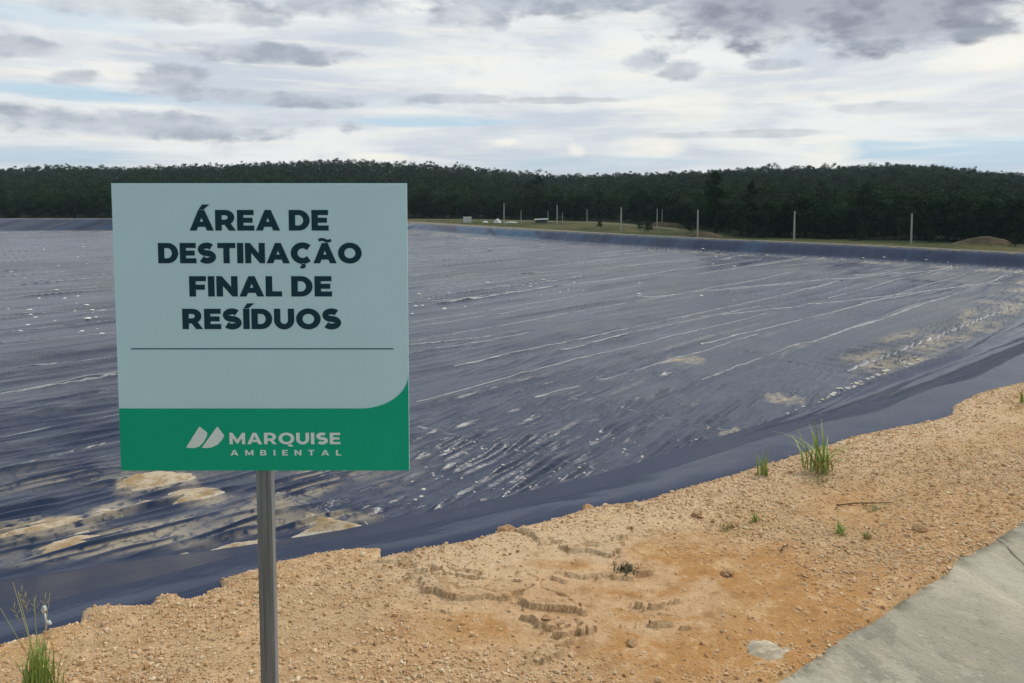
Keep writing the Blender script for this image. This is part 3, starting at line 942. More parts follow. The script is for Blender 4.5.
# ------------------------------------------------------------------ gravel and stones
phi = (1 + 5 ** .5) / 2
ICO = np.array([(-1, phi, 0), (1, phi, 0), (-1, -phi, 0), (1, -phi, 0), (0, -1, phi), (0, 1, phi), (0, -1, -phi), (0, 1, -phi), (phi, 0, -1), (phi, 0, 1), (-phi, 0, -1), (-phi, 0, 1)], float) / math.hypot(1, phi)
ICF = np.array([(0, 11, 5), (0, 5, 1), (0, 1, 7), (0, 7, 10), (0, 10, 11), (1, 5, 9), (5, 11, 4), (11, 10, 2), (10, 7, 6), (7, 1, 8), (3, 9, 4), (3, 4, 2), (3, 2, 6), (3, 6, 8), (3, 8, 9), (4, 9, 5), (2, 4, 11), (6, 2, 10), (8, 6, 7), (9, 8, 1)])
N = 260000
gu = rng.uniform(-40, 1064, N); gv = 1 / rng.uniform(1 / 560., 1 / 185., N) + 190
gd = 1.6 * F / (gv - 190); gx_ = (gu - 512) / F * gd; gy_ = gd
zz, E, bare, pale, dch, zone = sand(gx_, gy_)
dens = .30 + .55 * sst(-.15, .35, fbm(gx_ * 1.1, gy_ * 1.1, 111, 4)) + .7 * sst(.45, .02, E) * sst(-1.2, .2, gx_) + .4 * sst(-.7, -.05, dch)
dens = dens * (1 - .88 * bare) * (1 - .55 * zone)
ok = (E > .012) & (dch < .06) & (rng.random(N) < dens)
gx_, gy_, zz = gx_[ok], gy_[ok], zz[ok]
n = len(gx_)
sz_ = np.clip(rng.lognormal(math.log(.0029), .50, n), .0015, .014)
verts = ICO[None] * (1 + .28 * rng.standard_normal((n, 12, 1)).clip(-1.5, 1.5)) * (sz_[:, None] * rng.uniform(.6, 1.25, (n, 3)) * np.array((1, 1, .75)))[:, None, :]
verts = verts + np.stack([gx_, gy_, zz + sz_ * .3], -1)[:, None, :]
tr = (ICF[None] + (np.arange(n) * 12)[:, None, None]).reshape(-1, 3)
o = obj('gravel', mesh_np('gravel', verts.reshape(-1, 3), None, tr, smooth=False), M_gravel)
tag(o, 'fine pale and brown gravel strewn over the sand bank', 'gravel', kind='stuff')


def stone_mesh(name, seed, sub=2, flat=.65, rough=.35):
    import bmesh
    bm = bmesh.new(); bmesh.ops.create_icosphere(bm, subdivisions=sub, radius=1)
    r = np.random.default_rng(seed)
    off = r.uniform(0, 50, 3)
    for v in bm.verts:
        k = 1 + rough * float(noise(np.array([v.co.x * 1.3 + off[0]]), np.array([v.co.y * 1.3 + v.co.z * 1.1 + off[1]]), seed)[0])
        v.co *= k; v.co.z *= flat
    me = bpy.data.meshes.new(name); bm.to_mesh(me); bm.free()
    return me


def stones(name, protos, places, label, cat, group, lab2=None):
    for i, (x, y, z, s) in enumerate(places):
        me = protos[i % len(protos)]
        o = bpy.data.objects.new(name, me); C.objects.link(o)
        o.location = (x, y, z + s * .06 - .012); o.rotation_euler = (0, 0, rng.uniform(0, 6.28))
        o.scale = (s * rng.uniform(.8, 1.3), s * rng.uniform(.7, 1.1), s * rng.uniform(.7, 1.1))
        tag(o, label, cat, group)


rub = [stone_mesh('rubble_stone', k, 2, .5) for k in range(5)]
for me in rub:
    me.materials.append(M_rubble)
# the line of rubble along the right-hand toe
pl = []
seglen = [math.dist(ROCK[i], ROCK[i + 1]) for i in range(len(ROCK) - 1)]
for k in range(85):
    t_ = rng.beta(.9, 1.6) * 16.5 + .1
    i = 0
    while i < len(seglen) - 1 and t_ > seglen[i]:
        t_ -= seglen[i]; i += 1
    fx = t_ / seglen[i]
    x = ROCK[i][0] + (ROCK[i + 1][0] - ROCK[i][0]) * fx + rng.normal(0, .16) - .42
    y = ROCK[i][1] + (ROCK[i + 1][1] - ROCK[i][1]) * fx + rng.normal(0, .16) + .42
    pl.append((x, y, floor_z(x, y), rng.uniform(.05, .13)))
stones('rubble_stone', rub, pl, 'pale stone in the line of rubble along the right-hand toe of the slope', 'stone', 'rubble along the toe of the slope')
# loose pale stones on the near floor
pl = []
while len(pl) < 110:
    u = rng.uniform(412, 700); v = rng.uniform(440, 505)
    x, y = G(u, v, ZF)
    q_ = pit(np.array([x]), np.array([y]))
    if q_['dt'][0] > -.3 and noise(np.array([x * .5]), np.array([y * .5]), 121)[0] > -.15:
        pl.append((x, y, float(q_['z'][0]), rng.uniform(.022, .058)))
stones('loose_stone', rub, pl, 'small pale stone lying loose on the liner right of the sign', 'stone', 'loose stones on the near floor')
# ballast bags at the foot of the far slope
M_bag = simple('white_woven_bag', (0.84, 0.83, 0.80), 0.8, 0.05, 4, 0.2)
bag = stone_mesh('ballast_bag', 33, 3, .36)
bag.materials.append(M_bag)
pl = []
for u, v in [(703, 250.5), (718, 251.5), (733, 252.6), (749, 253.8), (767, 254.6), (785, 255.8), (804, 256.6), (823, 257.2), (842, 258.2), (863, 259), (884, 260), (905, 261.5), (926, 262.5), (948, 264),
             (640, 247), (655, 248), (611, 245), (668, 248.6)]:
    x, y = G(u, v + .8, ZF)
    pl.append((x, y, floor_z(x, y), rng.uniform(.10, .18)))
stones('ballast_bag', [bag], pl, 'white ballast bag in the row at the foot of the far slope', 'ballast bag', 'ballast bags at the foot of the far slope')
pl = []
while len(pl) < 70:
    u = rng.choice([rng.uniform(-5, 112), rng.uniform(410, 760)], p=[.4, .6]); v = rng.uniform(240, 335)
    x, y = G(u, v, ZF)
    q_ = pit(np.array([x]), np.array([y]))
    if q_['dt'][0] > .5 and fbm(np.array([x * .06]), np.array([y * .06]), 122)[0] > -.05:
        pl.append((x, y, float(q_['z'][0]), rng.uniform(.06, .17)))
stones('ballast_bag', [bag], pl, 'white ballast bag scattered on the open floor of the pit', 'ballast bag', 'ballast bags scattered on the floor')
# larger stones on the sand
sst_m = [stone_mesh('sand_stone', 50 + k, 3, .55, .85) for k in range(4)]
for me in sst_m:
    me.materials.append(M_gravel)
for (u, v, s, lab) in [(697, 519, .022, 'brownish stone standing out above the crust of dried mud'), (733, 529, .020, 'small dark stone right of the brown one'),
                       (452, 572, .020, 'rounded tan stone left of the mud crust near the liner'), (547, 628, .014, 'small white stone on the mud crust'),
                       (632, 648, .016, 'grey stone on the gravel below the mud crust'), (727, 578, .021, 'tan clod lying on the smooth sand right of the crust'),
                       (920, 533, .026, 'grey lump of concrete on the gravel near the drain'), (588, 508, .022, 'pale clod on the crest against the liner'),
                       (506, 529, .028, 'largest pale clod on the crest beside the liner')]:
    x, y = G(u, v, .02)
    z = float(sand(np.array([x]), np.array([y]))[0][0])
    o = obj('stone', sst_m[int(u) % 4], None, None, (x, y, max(z, 0) + s * .3))
    o.scale = (s * 1.2, s, s); o.rotation_euler = (0, 0, u)
    tag(o, lab, 'stone')
for (u, v, L_, rz, lab) in [(865, 508, .30, .1, 'thin dry twig lying on the gravel right of the tall tuft'), (785, 552, .09, .9, 'short dark twig on the sand below the tall tuft'),
                            (463, 575, .07, 1.3, 'short twig at the left end of the mud crust')]:
    x, y = G(u, v, .02)
    z = float(sand(np.array([x]), np.array([y]))[0][0])
    mb = MB(); mb.tube([(-L_ / 2, 0, 0), (-L_ / 6, .008, .004), (L_ / 5, -.006, .006), (L_ / 2, .005, 0)], [.0035, .003, .0028, .0015], 6)
    o = mb.build('twig', M_twig, None, True, (x, y, z + .006)); o.rotation_euler = (0, 0, rz)
    tag(o, lab, 'twig')

# ------------------------------------------------------------------ grass tufts


def blades_mesh(name, n, h, spread, wid, seed, lean=.55, up=.0):
    r = np.random.default_rng(seed)
    V = []; Fq = []
    for k in range(n):
        az_ = r.uniform(0, 2 * math.pi); ln = h * r.uniform(.45, 1.0); le = lean * r.uniform(.15, 1.0)
        bx, by = spread * .25 * r.standard_normal(2)
        d = np.array((math.cos(az_), math.sin(az_), 0)); s = np.array((-d[1], d[0], 0))
        o_ = len(V); m = 7
        for j in range(m):
            t_ = j / (m - 1)
            p = np.array((bx, by, 0)) + d * (le * ln * t_ ** 1.8) + np.array((0, 0, ln * (t_ - .45 * le * t_ ** 2.4)))
            w_ = wid * (1 - t_ ** 1.6) * (.6 + .4 * min(1, t_ * 4)) * .5 + 1e-4
            fold = np.array((0, 0, w_ * .5))
            V += [p - s * w_ + fold, p, p + s * w_ + fold]
        for j in range(m - 1):
            for c_ in range(2):
                i0 = o_ + j * 3 + c_
                Fq.append((i0, i0 + 1, i0 + 4, i0 + 3))
    return mesh_np(name, np.array(V), np.array(Fq))


def tuft(u, v, h, n, spread, wid, label, seed, mat=M_blade, lean=.55, stalks=0, dry=0, dz=0):
    x, y = G(u, v, .02)
    z = float(sand(np.array([x]), np.array([y]))[0][0])
    root = empty('grass_tuft', (x, y, z - .004 + dz), label, 'grass tuft')
    obj('leaf_blades', blades_mesh('leaf_blades', n, h, spread, wid, seed, lean), mat, root)
    if dry:
        obj('dry_blades', blades_mesh('dry_blades', dry, h * .6, spread * 1.5, wid * .8, seed + 3, lean * 1.5), M_dry, root)
    r = np.random.default_rng(seed + 9)
    for k in range(stalks):
        mb = MB(); a_ = r.uniform(0, 6.28); l_ = r.uniform(.04, .12)
        mb.tube([(0, 0, 0), (l_ * math.cos(a_) * .3, l_ * math.sin(a_) * .3, h * .7), (l_ * math.cos(a_), l_ * math.sin(a_), h * 1.55)], [.0016, .0013, .0008], 5)
        for j in range(7):
            t_ = .75 + .03 * j
            p = np.array((l_ * math.cos(a_) * (.3 + .7 * (t_ - .45)), l_ * math.sin(a_) * (.3 + .7 * (t_ - .45)), h * 1.55 * (.2 + t_ * .8)))
            mb.tube([p, p + np.array((.012 * math.cos(j * 2.4), .012 * math.sin(j * 2.4), .012))], [.0014, .0006], 4)
        mb.build('seed_stalk', M_dry, root, True)
    return root


tuft(40, 700, .22, 130, .085, .0055, 'bushy green grass tuft with dry stems at the bottom left corner', 1, lean=.45, stalks=5, dry=45)
tuft(820, 474, .37, 27, .12, .014, 'tallest bright green grass tuft at the liner edge right of centre', 2, lean=.95, dry=18)
tuft(764, 478, .19, 13, .05, .012, 'small upright green tuft just left of the tallest tuft', 3, lean=.5, dry=4)
tuft(1022, 405, .16, 9, .04, .011, 'narrow green tuft on the crest at the right edge of the photo', 4, lean=.4)
tuft(755, 524, .065, 26, .05, .006, 'low olive tuft on the sand below the tall tuft', 5, lean=.9)
tuft(840, 537, .075, 20, .055, .009, 'low bright green seedling tuft on the gravel near the drain', 6, lean=.9)
tuft(867, 541, .05, 20, .04, .006, 'tiny olive tuft right of the bright seedling', 7, M_dry, lean=.9)
tuft(726, 532, .05, 22, .05, .006, 'dry brownish tuft left of the low olive one', 8, M_dry, lean=1.0)
tuft(875, 512, .045, 30, .09, .006, 'flat dry tuft beside the thin twig', 9, M_dry, lean=1.2)
tuft(822, 486, .04, 40, .16, .006, 'flat yellow-green tuft at the foot of the tallest tuft', 12, M_dry, lean=1.3)
tuft(627, 576, .045, 70, .085, .009, 'dark withered tuft in a hollow of the mud crust', 10, M_deadplant, lean=1.1)

# scrap of plastic at the sheet's edge
x, y = G(46, 627, .02)
mb = MB()
mb.tube([(0, 0, -.01), (.002, 0, .02), (-.004, .002, .05)], [.003, .004, .003], 6)
mb.tube([(-.006, .002, .047), (-.008, .004, .062), (-.006, .004, .078)], [.004, .010, .005], 7)
mb.tube([(.002, 0, .012), (.012, 0, .018), (.020, 0, .010)], [.006, .008, .003], 6)
tag(mb.build('plastic_scrap', M_scrap, None, True, (x, y, .02)), 'tiny white scrap standing at the liner edge above the corner tuft', 'scrap')

# ------------------------------------------------------------------ lettering


def arc(cx, cy, rx, ry, a0, a1, n=14):
    return [(cx + rx * math.cos(math.radians(a0 + (a1 - a0) * i / n)), cy + ry * math.sin(math.radians(a0 + (a1 - a0) * i / n))) for i in range(n + 1)]


def stroke(sp, hw):
    p = np.array(sp); d = np.gradient(p, axis=0); d /= np.linalg.norm(d, axis=1)[:, None]
    n = np.stack([-d[:, 1], d[:, 0]], -1)
    hh = np.array([h(*dd) if callable(hw) else hw for dd in d for h in [hw]])[:, None]
    return [tuple(a) for a in p + n * hh] + [tuple(a) for a in (p - n * hh)[::-1]]


def hv(dx_, dy_):
    return math.hypot(.128 * dx_, .150 * dy_)


A_ = [[(0, 0), (.43, 1), (.70, 1), (1.13, 0), (.84, 0), (.763, .19), (.367, .19), (.29, 0)], [(.445, .40), (.685, .40), (.565, .70)]]
S_ = [stroke(arc(.43, .695, .285, .197, 40, 270, 22)[:-1] + arc(.43, .303, .30, .195, 90, -145, 22), hv)]
C_ = [stroke(arc(.57, .5, .44, .402, 47, 313, 30), hv)]
GL = {
    'A': (1.13, A_), 'Á': (1.13, A_ + [[(.47, 1.07), (.63, 1.28), (.91, 1.28), (.67, 1.07)]]),
    'Ã': (1.13, A_ + [stroke([(.27 + .60 * i / 16, 1.165 + .045 * math.sin(i / 16 * 2 * math.pi)) for i in range(17)], .05)]),
    'B': (.93, [[(0, 0), (0, 1), (.50, 1)] + arc(.50, .76, .33, .24, 80, -45, 10) + arc(.52, .27, .40, .27, 40, -90, 10), [(.26, .60), (.26, .80), (.48, .80)] + arc(.48, .70, .10, .10, 90, -90, 6), [(.26, .20), (.26, .41), (.51, .41)] + arc(.51, .305, .12, .105, 90, -90, 6)]),
    'D': (.99, [[(0, 0), (0, 1), (.46, 1)] + arc(.46, .5, .53, .5, 88, -88, 22) + [(.46, 0)], [(.27, .21), (.27, .79), (.45, .79)] + arc(.45, .5, .265, .29, 88, -88, 18) + [(.45, .21)]]),
    'E': (.80, [[(0, 0), (0, 1), (.78, 1), (.78, .79), (.265, .79), (.265, .605), (.72, .605), (.72, .40), (.265, .40), (.265, .21), (.80, .21), (.80, 0)]]),
    'F': (.77, [[(0, 0), (0, 1), (.77, 1), (.77, .79), (.27, .79), (.27, .56), (.71, .56), (.71, .35), (.27, .35), (.27, 0)]]),
    'I': (.27, [[(0, 0), (0, 1), (.27, 1), (.27, 0)]]), 'Í': (.27, [[(0, 0), (0, 1), (.27, 1), (.27, 0)], [(.05, 1.07), (.20, 1.28), (.48, 1.28), (.24, 1.07)]]),
    'L': (.74, [[(0, 0), (0, 1), (.27, 1), (.27, .22), (.74, .22), (.74, 0)]]),
    'M': (1.17, [[(0, 0), (0, 1), (.22, 1), (.585, .42), (.95, 1), (1.17, 1), (1.17, 0), (.92, 0), (.92, .52), (.645, .06), (.525, .06), (.25, .52), (.25, 0)]]),
    'N': (.98, [[(0, 0), (0, 1), (.225, 1), (.715, .41), (.715, 1), (.98, 1), (.98, 0), (.755, 0), (.265, .59), (.265, 0)]]),
    'O': (1.18, [arc(.59, .5, .59, .515, 0, 350, 35), arc(.59, .5, .315, .29, 0, 350, 30)]),
    'Q': (1.18, [arc(.59, .5, .59, .515, 0, 350, 35), arc(.59, .5, .315, .29, 0, 350, 30), [(.62, -.03), (.78, -.20), (1.12, -.20), (.92, .02), (.80, -.01)]]),
    'R': (.95, [[(0, 0), (0, 1), (.47, 1)] + arc(.47, .645, .435, .355, 85, -58, 16) + [(.95, 0), (.66, 0), (.455, .29), (.27, .29), (.27, 0)], [(.27, .505), (.27, .785), (.45, .785)] + arc(.45, .645, .18, .14, 85, -85, 10) + [(.45, .505)]]),
    'S': (.87, S_), 'Ç': (1.02, C_ + [stroke([(.57, -.045), (.58, -.09), (.66, -.13), (.65, -.20), (.57, -.235), (.47, -.215)], .042)]),
    'T': (.88, [[(.305, 0), (.305, .785), (0, .785), (0, 1), (.88, 1), (.88, .785), (.575, .785), (.575, 0)]]),
    'U': (.96, [[(0, 1), (.27, 1), (.27, .44)] + arc(.48, .44, .215, .225, 180, 360, 16) + [(.695, 1), (.96, 1), (.96, .44)] + arc(.48, .44, .48, .455, 0, -180, 22)]),
}


def loops_mesh(name, loops, depth, grow=0.0):
    """flat outlines with holes, pushed out by depth towards -y"""
    cu = bpy.data.curves.new(name, 'CURVE'); cu.dimensions = '2D'; cu.fill_mode = 'BOTH'; cu.extrude = depth / 2; cu.offset = grow
    for lp in loops:
        sp = cu.splines.new('POLY'); sp.points.add(len(lp) - 1); sp.use_cyclic_u = True
        for p, (x, z) in zip(sp.points, lp):
            p.co = (x, z, 0, 1)
    tmp = bpy.data.objects.new('tmp', cu); C.objects.link(tmp)
    me = bpy.data.meshes.new_from_object(tmp.evaluated_get(bpy.context.evaluated_depsgraph_get()))
    bpy.data.objects.remove(tmp); bpy.data.curves.remove(cu)
    n = len(me.vertices); a = np.zeros(n * 3, np.float32); me.vertices.foreach_get('co', a); a = a.reshape(-1, 3)
    a = np.stack([a[:, 0], -a[:, 2], a[:, 1]], -1)
    me.vertices.foreach_set('co', a.ravel()); me.update(); me.name = name
    return me


def text_loops(s, x0, x1, zb, cap, track=.075):
    """the word or line from x0 to x1 on the base line zb with the given cap height"""
    pos = 0; out_ = []
    for ch in s:
        if ch == ' ':
            pos += .36; continue
        wd, lps = GL[ch]
        out_ += [[(pos + x, y) for x, y in lp] for lp in lps]
        pos += wd + track
    tot = pos - track
    k = (x1 - x0) / tot
    return [[(x0 + x * k, zb + y * cap) for x, y in lp] for lp in out_]


# ------------------------------------------------------------------ the sign
SY = 2.05
ku = SY / F


def PX(u, v):
    """sign-board coordinates of a photo point on the board's plane: x across, z up"""
    x = (u - 512) / F; y = (VP - v) / F
    d = (x, math.cos(PITCH) + y * math.sin(PITCH), -math.sin(PITCH) + y * math.cos(PITCH))
    t_ = SY / d[1]
    return d[0] * t_, EYE + d[2] * t_


tl, tr_, bl, br = PX(111.5, 182.5), PX(407.3, 184), PX(120.5, 471), PX(409, 470.3)
SX0 = (tl[0] + bl[0]) / 2; SX1 = (tr_[0] + br[0]) / 2; SZ1 = (tl[1] + tr_[1]) / 2; SZ0 = (bl[1] + br[1]) / 2
SW, SH = SX1 - SX0, SZ1 - SZ0
SCX = (SX0 + SX1) / 2


def B(u, v):
    """board coordinates from a photo point, undoing the slight keystone: local x (0 = middle), local z (0 = ground)"""
    tv = (v - 183) / 287.6
    uL = 111.5 + 9 * tv; uR = 407.3 + 1.7 * tv
    return ((u - uL) / (uR - uL) - .5) * SW, PX(u, v)[1]


PC = B(254.6, 471)[0] + .021
gz0 = float(sand(np.array([SCX + PC]), np.array([SY + .03]))[0][0])
sign = empty('information_sign', (SCX, SY, 0), 'pale blue and green waste site notice board on a galvanised steel post', 'sign')
z0, z1 = SZ0, SZ1
mb = MB(); mb.box(-SW / 2, SW / 2, 0, .004, z0, z1)
panel = mb.build('panel', M_white, sign, bevel=.0008)
# green field with the swept corner
zt = B(260, 408.5)[1]; xr = SW / 2 - .0006; xl = -SW / 2 + .0006; zb = z0 + .0006
xs = B(360, 408)[0]; zs = B(409, 374)[1]
curve = [(xs + (xr - xs) * math.sin(math.radians(a)), zs - (zs - zt) * math.cos(math.radians(a))) for a in np.linspace(0, 90, 20)]
loop = [(xl, zb), (xr, zb)] + curve[::-1] + [(xl, zt)]
gb = obj('green_band', loops_mesh('green_band', [loop], .0008), M_green, panel, (0, -.0006, 0))
for s, ua, ub, vb, vt in [('ÁREA DE', 190.6, 328.8, 230.3, 210.2), ('DESTINAÇÃO', 159, 361.8, 263, 243.2), ('FINAL DE', 190, 332, 296.2, 276.4), ('RESÍDUOS', 183, 340.8, 328.8, 309)]:
    xa, zb_ = B(ua, vb); xb, _ = B(ub, vb); _, zt_ = B(ua, vt)
    obj('text_line', loops_mesh('text_line', text_loops(s, xa + .0006, xb - .0006, zb_ + .0006, zt_ - zb_ - .0012, .14), .0006, .0013), M_ink, panel, (0, -.0007, 0))
xa, za = B(131, 348.8); xb, _ = B(393.5, 348.8)
obj('divider_line', loops_mesh('divider_line', [[(xa, za - .0013), (xb, za - .0013), (xb, za + .0013), (xa, za + .0013)]], .0006), M_ink, panel, (0, -.0007, 0))


def zoomp(zx, zy):
    return B(100 + zx / 3.2, 370 + zy / 3.2)


for pts in ([(275, 248), (296, 214), (318, 180), (343, 200), (341, 212), (330, 232), (316, 245), (300, 249)], [(325, 248), (350, 214), (375, 180), (397, 209), (392, 220), (376, 238), (356, 247), (340, 249)]):
    obj('logo_mark', loops_mesh('logo_mark', [[zoomp(*p) for p in pts]], .0006), M_grey, panel, (0, -.0015, 0))
for s, za_, zb2, xa_, xb_, tr2 in [('MARQUISE', 237, 200, 414, 769, .13), ('AMBIENTAL', 273, 255, 417, 771, .95)]:
    xa, zb_ = zoomp(xa_, za_); xb, _ = zoomp(xb_, za_); _, zt_ = zoomp(xa_, zb2)
    obj('company_lettering', loops_mesh('company_lettering', text_loops(s, xa, xb, zb_, zt_ - zb_, tr2), .0006, -.0002), M_grey, panel, (0, -.0015, 0))
# steel post: square tube with a folded seam
hw = .021
mb = MB()
prof = [(-hw, 0), (-hw * .36, 0), (-hw * .36, .004), (hw * .50, .004), (hw * .50, 0), (hw, 0), (hw, 1.5 * hw), (-hw, 1.5 * hw)]
n = len(prof)
zb_ = gz0 - .35; zt_ = z1 - .03
mb.add([(PC + x, .0055 + y, zb_) for x, y in prof] + [(PC + x, .0055 + y, zt_) for x, y in prof],
       [tuple(range(n - 1, -1, -1)), tuple(range(n, 2 * n))] + [(i, (i + 1) % n, (i + 1) % n + n, i + n) for i in range(n)])
post = mb.build('post', M_galv, sign, bevel=.002)
for zz_ in (z0 + .12, z1 - .14):
    mb = MB(); mb.box(-SW / 2 + .06, SW / 2 - .06, 0.0055 + 1.5 * hw + .002, 0.0055 + 1.5 * hw + .022, zz_, zz_ + .035)
    for sx_ in (-1, 1):
        mb.box(sx_ * (SW / 2 - .10) - .015, sx_ * (SW / 2 - .10) + .015, .0045, 0.0055 + 1.5 * hw + .002, zz_ + .004, zz_ + .031)
    mb.build('rear_rail', M_galv, sign)

# ------------------------------------------------------------------ beyond the pit: posts, boards, heaps
proto_post = None


def land_z(x, y):
    return float(hill(np.array([x]), np.array([y]))[0])


def far_at(u, v, z=-4.72):
    return G(u, v, z)


def place_post(u, vb, vt, rad, label):
    global proto_post
    x, y = far_at(u, vb)
    h = (vb - vt) / F * y
    if proto_post is None:
        mb = MB(); mb.tube([(0, 0, -.4), (0, 0, .5), (0, 0, .965)], [.5, .46, .36], 10)
        proto_post = mb.mesh('concrete_post', True); proto_post.materials.append(M_post)
        mb = MB(); mb.tube([(0, 0, .965), (0, 0, 1.0)], [.40, .30], 10)
        place_post.cap = mb.mesh('post_cap', True); place_post.cap.materials.append(M_post)
    root = empty('concrete_post', (x, y, land_z(x, y)), label, 'post', 'posts along the far rim')
    root.scale = (rad * 1.5, rad * 1.5, h)
    obj('shaft', proto_post, None, root); obj('cap', place_post.cap, None, root)


for a_ in [(911, 243.5, 213, .15, 'rightmost pale concrete post on the far rim'), (794, 240.5, 211, .15, 'second pale post from the right, alone before dark trees'),
           (697.5, 237.3, 209.5, .15, 'pale post at the right end of the grassy strip'), (621, 232.5, 207, .17, 'thick pale post in the middle of the grassy strip'),
           (557, 226, 204.5, .15, 'tall pale post right of the grey shed'), (504, 225.2, 203, .15, 'tall pale post beside the white tarped heaps'),
           (657, 229, 208.5, .11, 'thin pale post, left of a close pair before the brown mound'), (662, 226, 209, .09, 'thin dim post, right of a close pair before the brown mound'),
           (675.5, 224.5, 210, .11, 'thin grey post standing behind the brown mound'), (587, 224, 209, .11, 'thin grey post between the shed and the thick post'),
           (548, 223.5, 211, .09, 'short thin post in front of the grey shed'), (521, 223.8, 210, .10, 'short thin post left of the grey shed'),
           (562.5, 223.5, 212, .08, 'shortest thin post just right of the tall one by the shed')]:
    place_post(*a_)


def flat_board(name, u, v0, v1, wpx, label, mat, D=None):
    x, y = far_at(u, v1 + 1.5)
    k = y / F
    zb = EYE - (v1 - 190) * k; zt = EYE - (v0 - 190) * k; wd = wpx * k
    root = empty(name, (x, y, land_z(x, y)), label, 'board')
    g0 = land_z(x, y)
    mb = MB(); mb.box(-wd / 2, wd / 2, 0, .08, zb - g0, zt - g0); mb.build('panel', mat, root)
    for s in (-1, 1):
        mb = MB(); mb.box(s * wd * .35 - .05, s * wd * .35 + .05, .085, .18, -.4, zt - g0 - .1); mb.build('leg', M_post, root)


flat_board('notice_board', 467.3, 216.6, 222.4, 8.4, 'plain white board standing at the left end of the far rim', M_paint)
flat_board('notice_board', 1008, 232.2, 235.6, 7, 'small white board before the forest at the far right', M_paint)


def heap(name, u, v, wpx, hpx, label, cat, mat, seed, dep=.8, group=None):
    x, y = far_at(u, v)
    k = y / F
    rx = wpx * k / 2; h = hpx * k; ry = rx * dep
    n = 28
    X, Y = np.meshgrid(np.linspace(-1.1, 1.1, n), np.linspace(-1.1, 1.1, n))
    r = np.hypot(X, Y) + .16 * fbm(X * 1.6 + seed, Y * 1.6, 131, 3)
    Z = h * (sst(1.05, .1, r) ** .8) * (1 + .25 * fbm(X * 2 + seed, Y * 2, 132, 3)) - .15
    co, q, _ = compact(np.stack([X * rx, Y * ry, Z], -1).reshape(-1, 3), grid_faces(n, n, r < 1.08))
    return tag(obj(name, mesh_np(name, co, q), mat, None, (x, y, land_z(x, y))), label, cat, group)


heap('tarped_heap', 485, 222.3, 9, 2.2, 'low white tarped heap right of the white board', 'heap', M_tarp, 3)
heap('tarped_heap', 497.5, 222.5, 9, 4.6, 'taller white tarped heap left of the tall post', 'heap', M_paint, 5)
heap('tarped_heap', 511, 222.6, 20, 2.0, 'long low pale tarped heap right of the tall post', 'heap', M_tarp, 8, .3)
heap('dirt_mound', 664, 226.3, 56, 5.2, 'broad grey-brown earth mound behind the grassy strip', 'earth mound', M_dirt, 11, .35)
heap('dirt_mound', 985, 244, 70, 9, 'brown earth mound before the forest at the far right', 'earth mound', M_dirt, 15, .4)
heap('dirt_mound', 704, 236.5, 44, 6, 'low brown earth mound right of the grassy strip', 'earth mound', M_dirt, 17, .5)
x, y = far_at(541.5, 223.0)
k = y / F
root = empty('low_shed', (x, y, land_z(x, y)), 'low grey shed with a flat sloping roof among thin posts', 'shed')
mb = MB(); mb.box(-6 * k, 6 * k, 0, 2.2, -.3, 3.0 * k); mb.build('wall', M_shed, root)
mb = MB(); mb.prism([(-7 * k, 3.05 * k), (7 * k, 3.6 * k), (7 * k, 3.6 * k + .12), (-7 * k, 3.05 * k + .12)], -.4, 2.6); mb.build('roof', M_tarp, root)

# ------------------------------------------------------------------ trees


def leaf_cloud(r, lobes, per, ls, squash=.75):
    """leaf-sized quads filling the lobes of a crown; lobes = rows of x,y,z,radius,tone"""
    nl_ = len(lobes)
    d = r.standard_normal((nl_, per, 3)); d /= np.linalg.norm(d, axis=2)[:, :, None]
    rad = lobes[:, 3][:, None] * (r.random((nl_, per)) ** .42) * (1 + .05 * r.standard_normal((nl_, per)))
    p = lobes[:, None, :3] + d * rad[:, :, None] * np.array((1, 1, squash))
    p = p.reshape(-1, 3); m = len(p)
    nrm = d.reshape(-1, 3) + .9 * r.standard_normal((m, 3)); nrm[:, 2] += .35
    nrm /= np.linalg.norm(nrm, axis=1)[:, None]
    a = np.cross(nrm, r.standard_normal((m, 3))); a /= np.linalg.norm(a, axis=1)[:, None] + 1e-9
    b_ = np.cross(nrm, a)
    s = (ls * r.uniform(.6, 1.35, m))[:, None]
    V = np.stack([p - a * s * .9, p - b_ * s * .45, p + a * s * .9, p + b_ * s * .45], 1).reshape(-1, 3)
    tone = np.clip(np.repeat(lobes[:, 4], per) + .16 * r.standard_normal(m), 0, 1)
    return V, np.repeat(tone, 4)


def crown_lobes(r, h, w, base, n, conical=False):
    t_ = r.random(n)
    z = base + (h - base) * (t_ * .86 + .06)
    prof = (1 - t_) ** .7 if conical else np.sqrt(np.clip(1 - (2 * t_ - .9) ** 2 / 1.3, .06, 1))
    a = r.uniform(0, 2 * math.pi, n); rr = w * prof * np.sqrt(r.random(n)) * .85
    return np.column_stack([rr * np.cos(a), rr * np.sin(a), z, w * r.uniform(.32, .52, n) * (.6 + .4 * prof), r.random(n)])


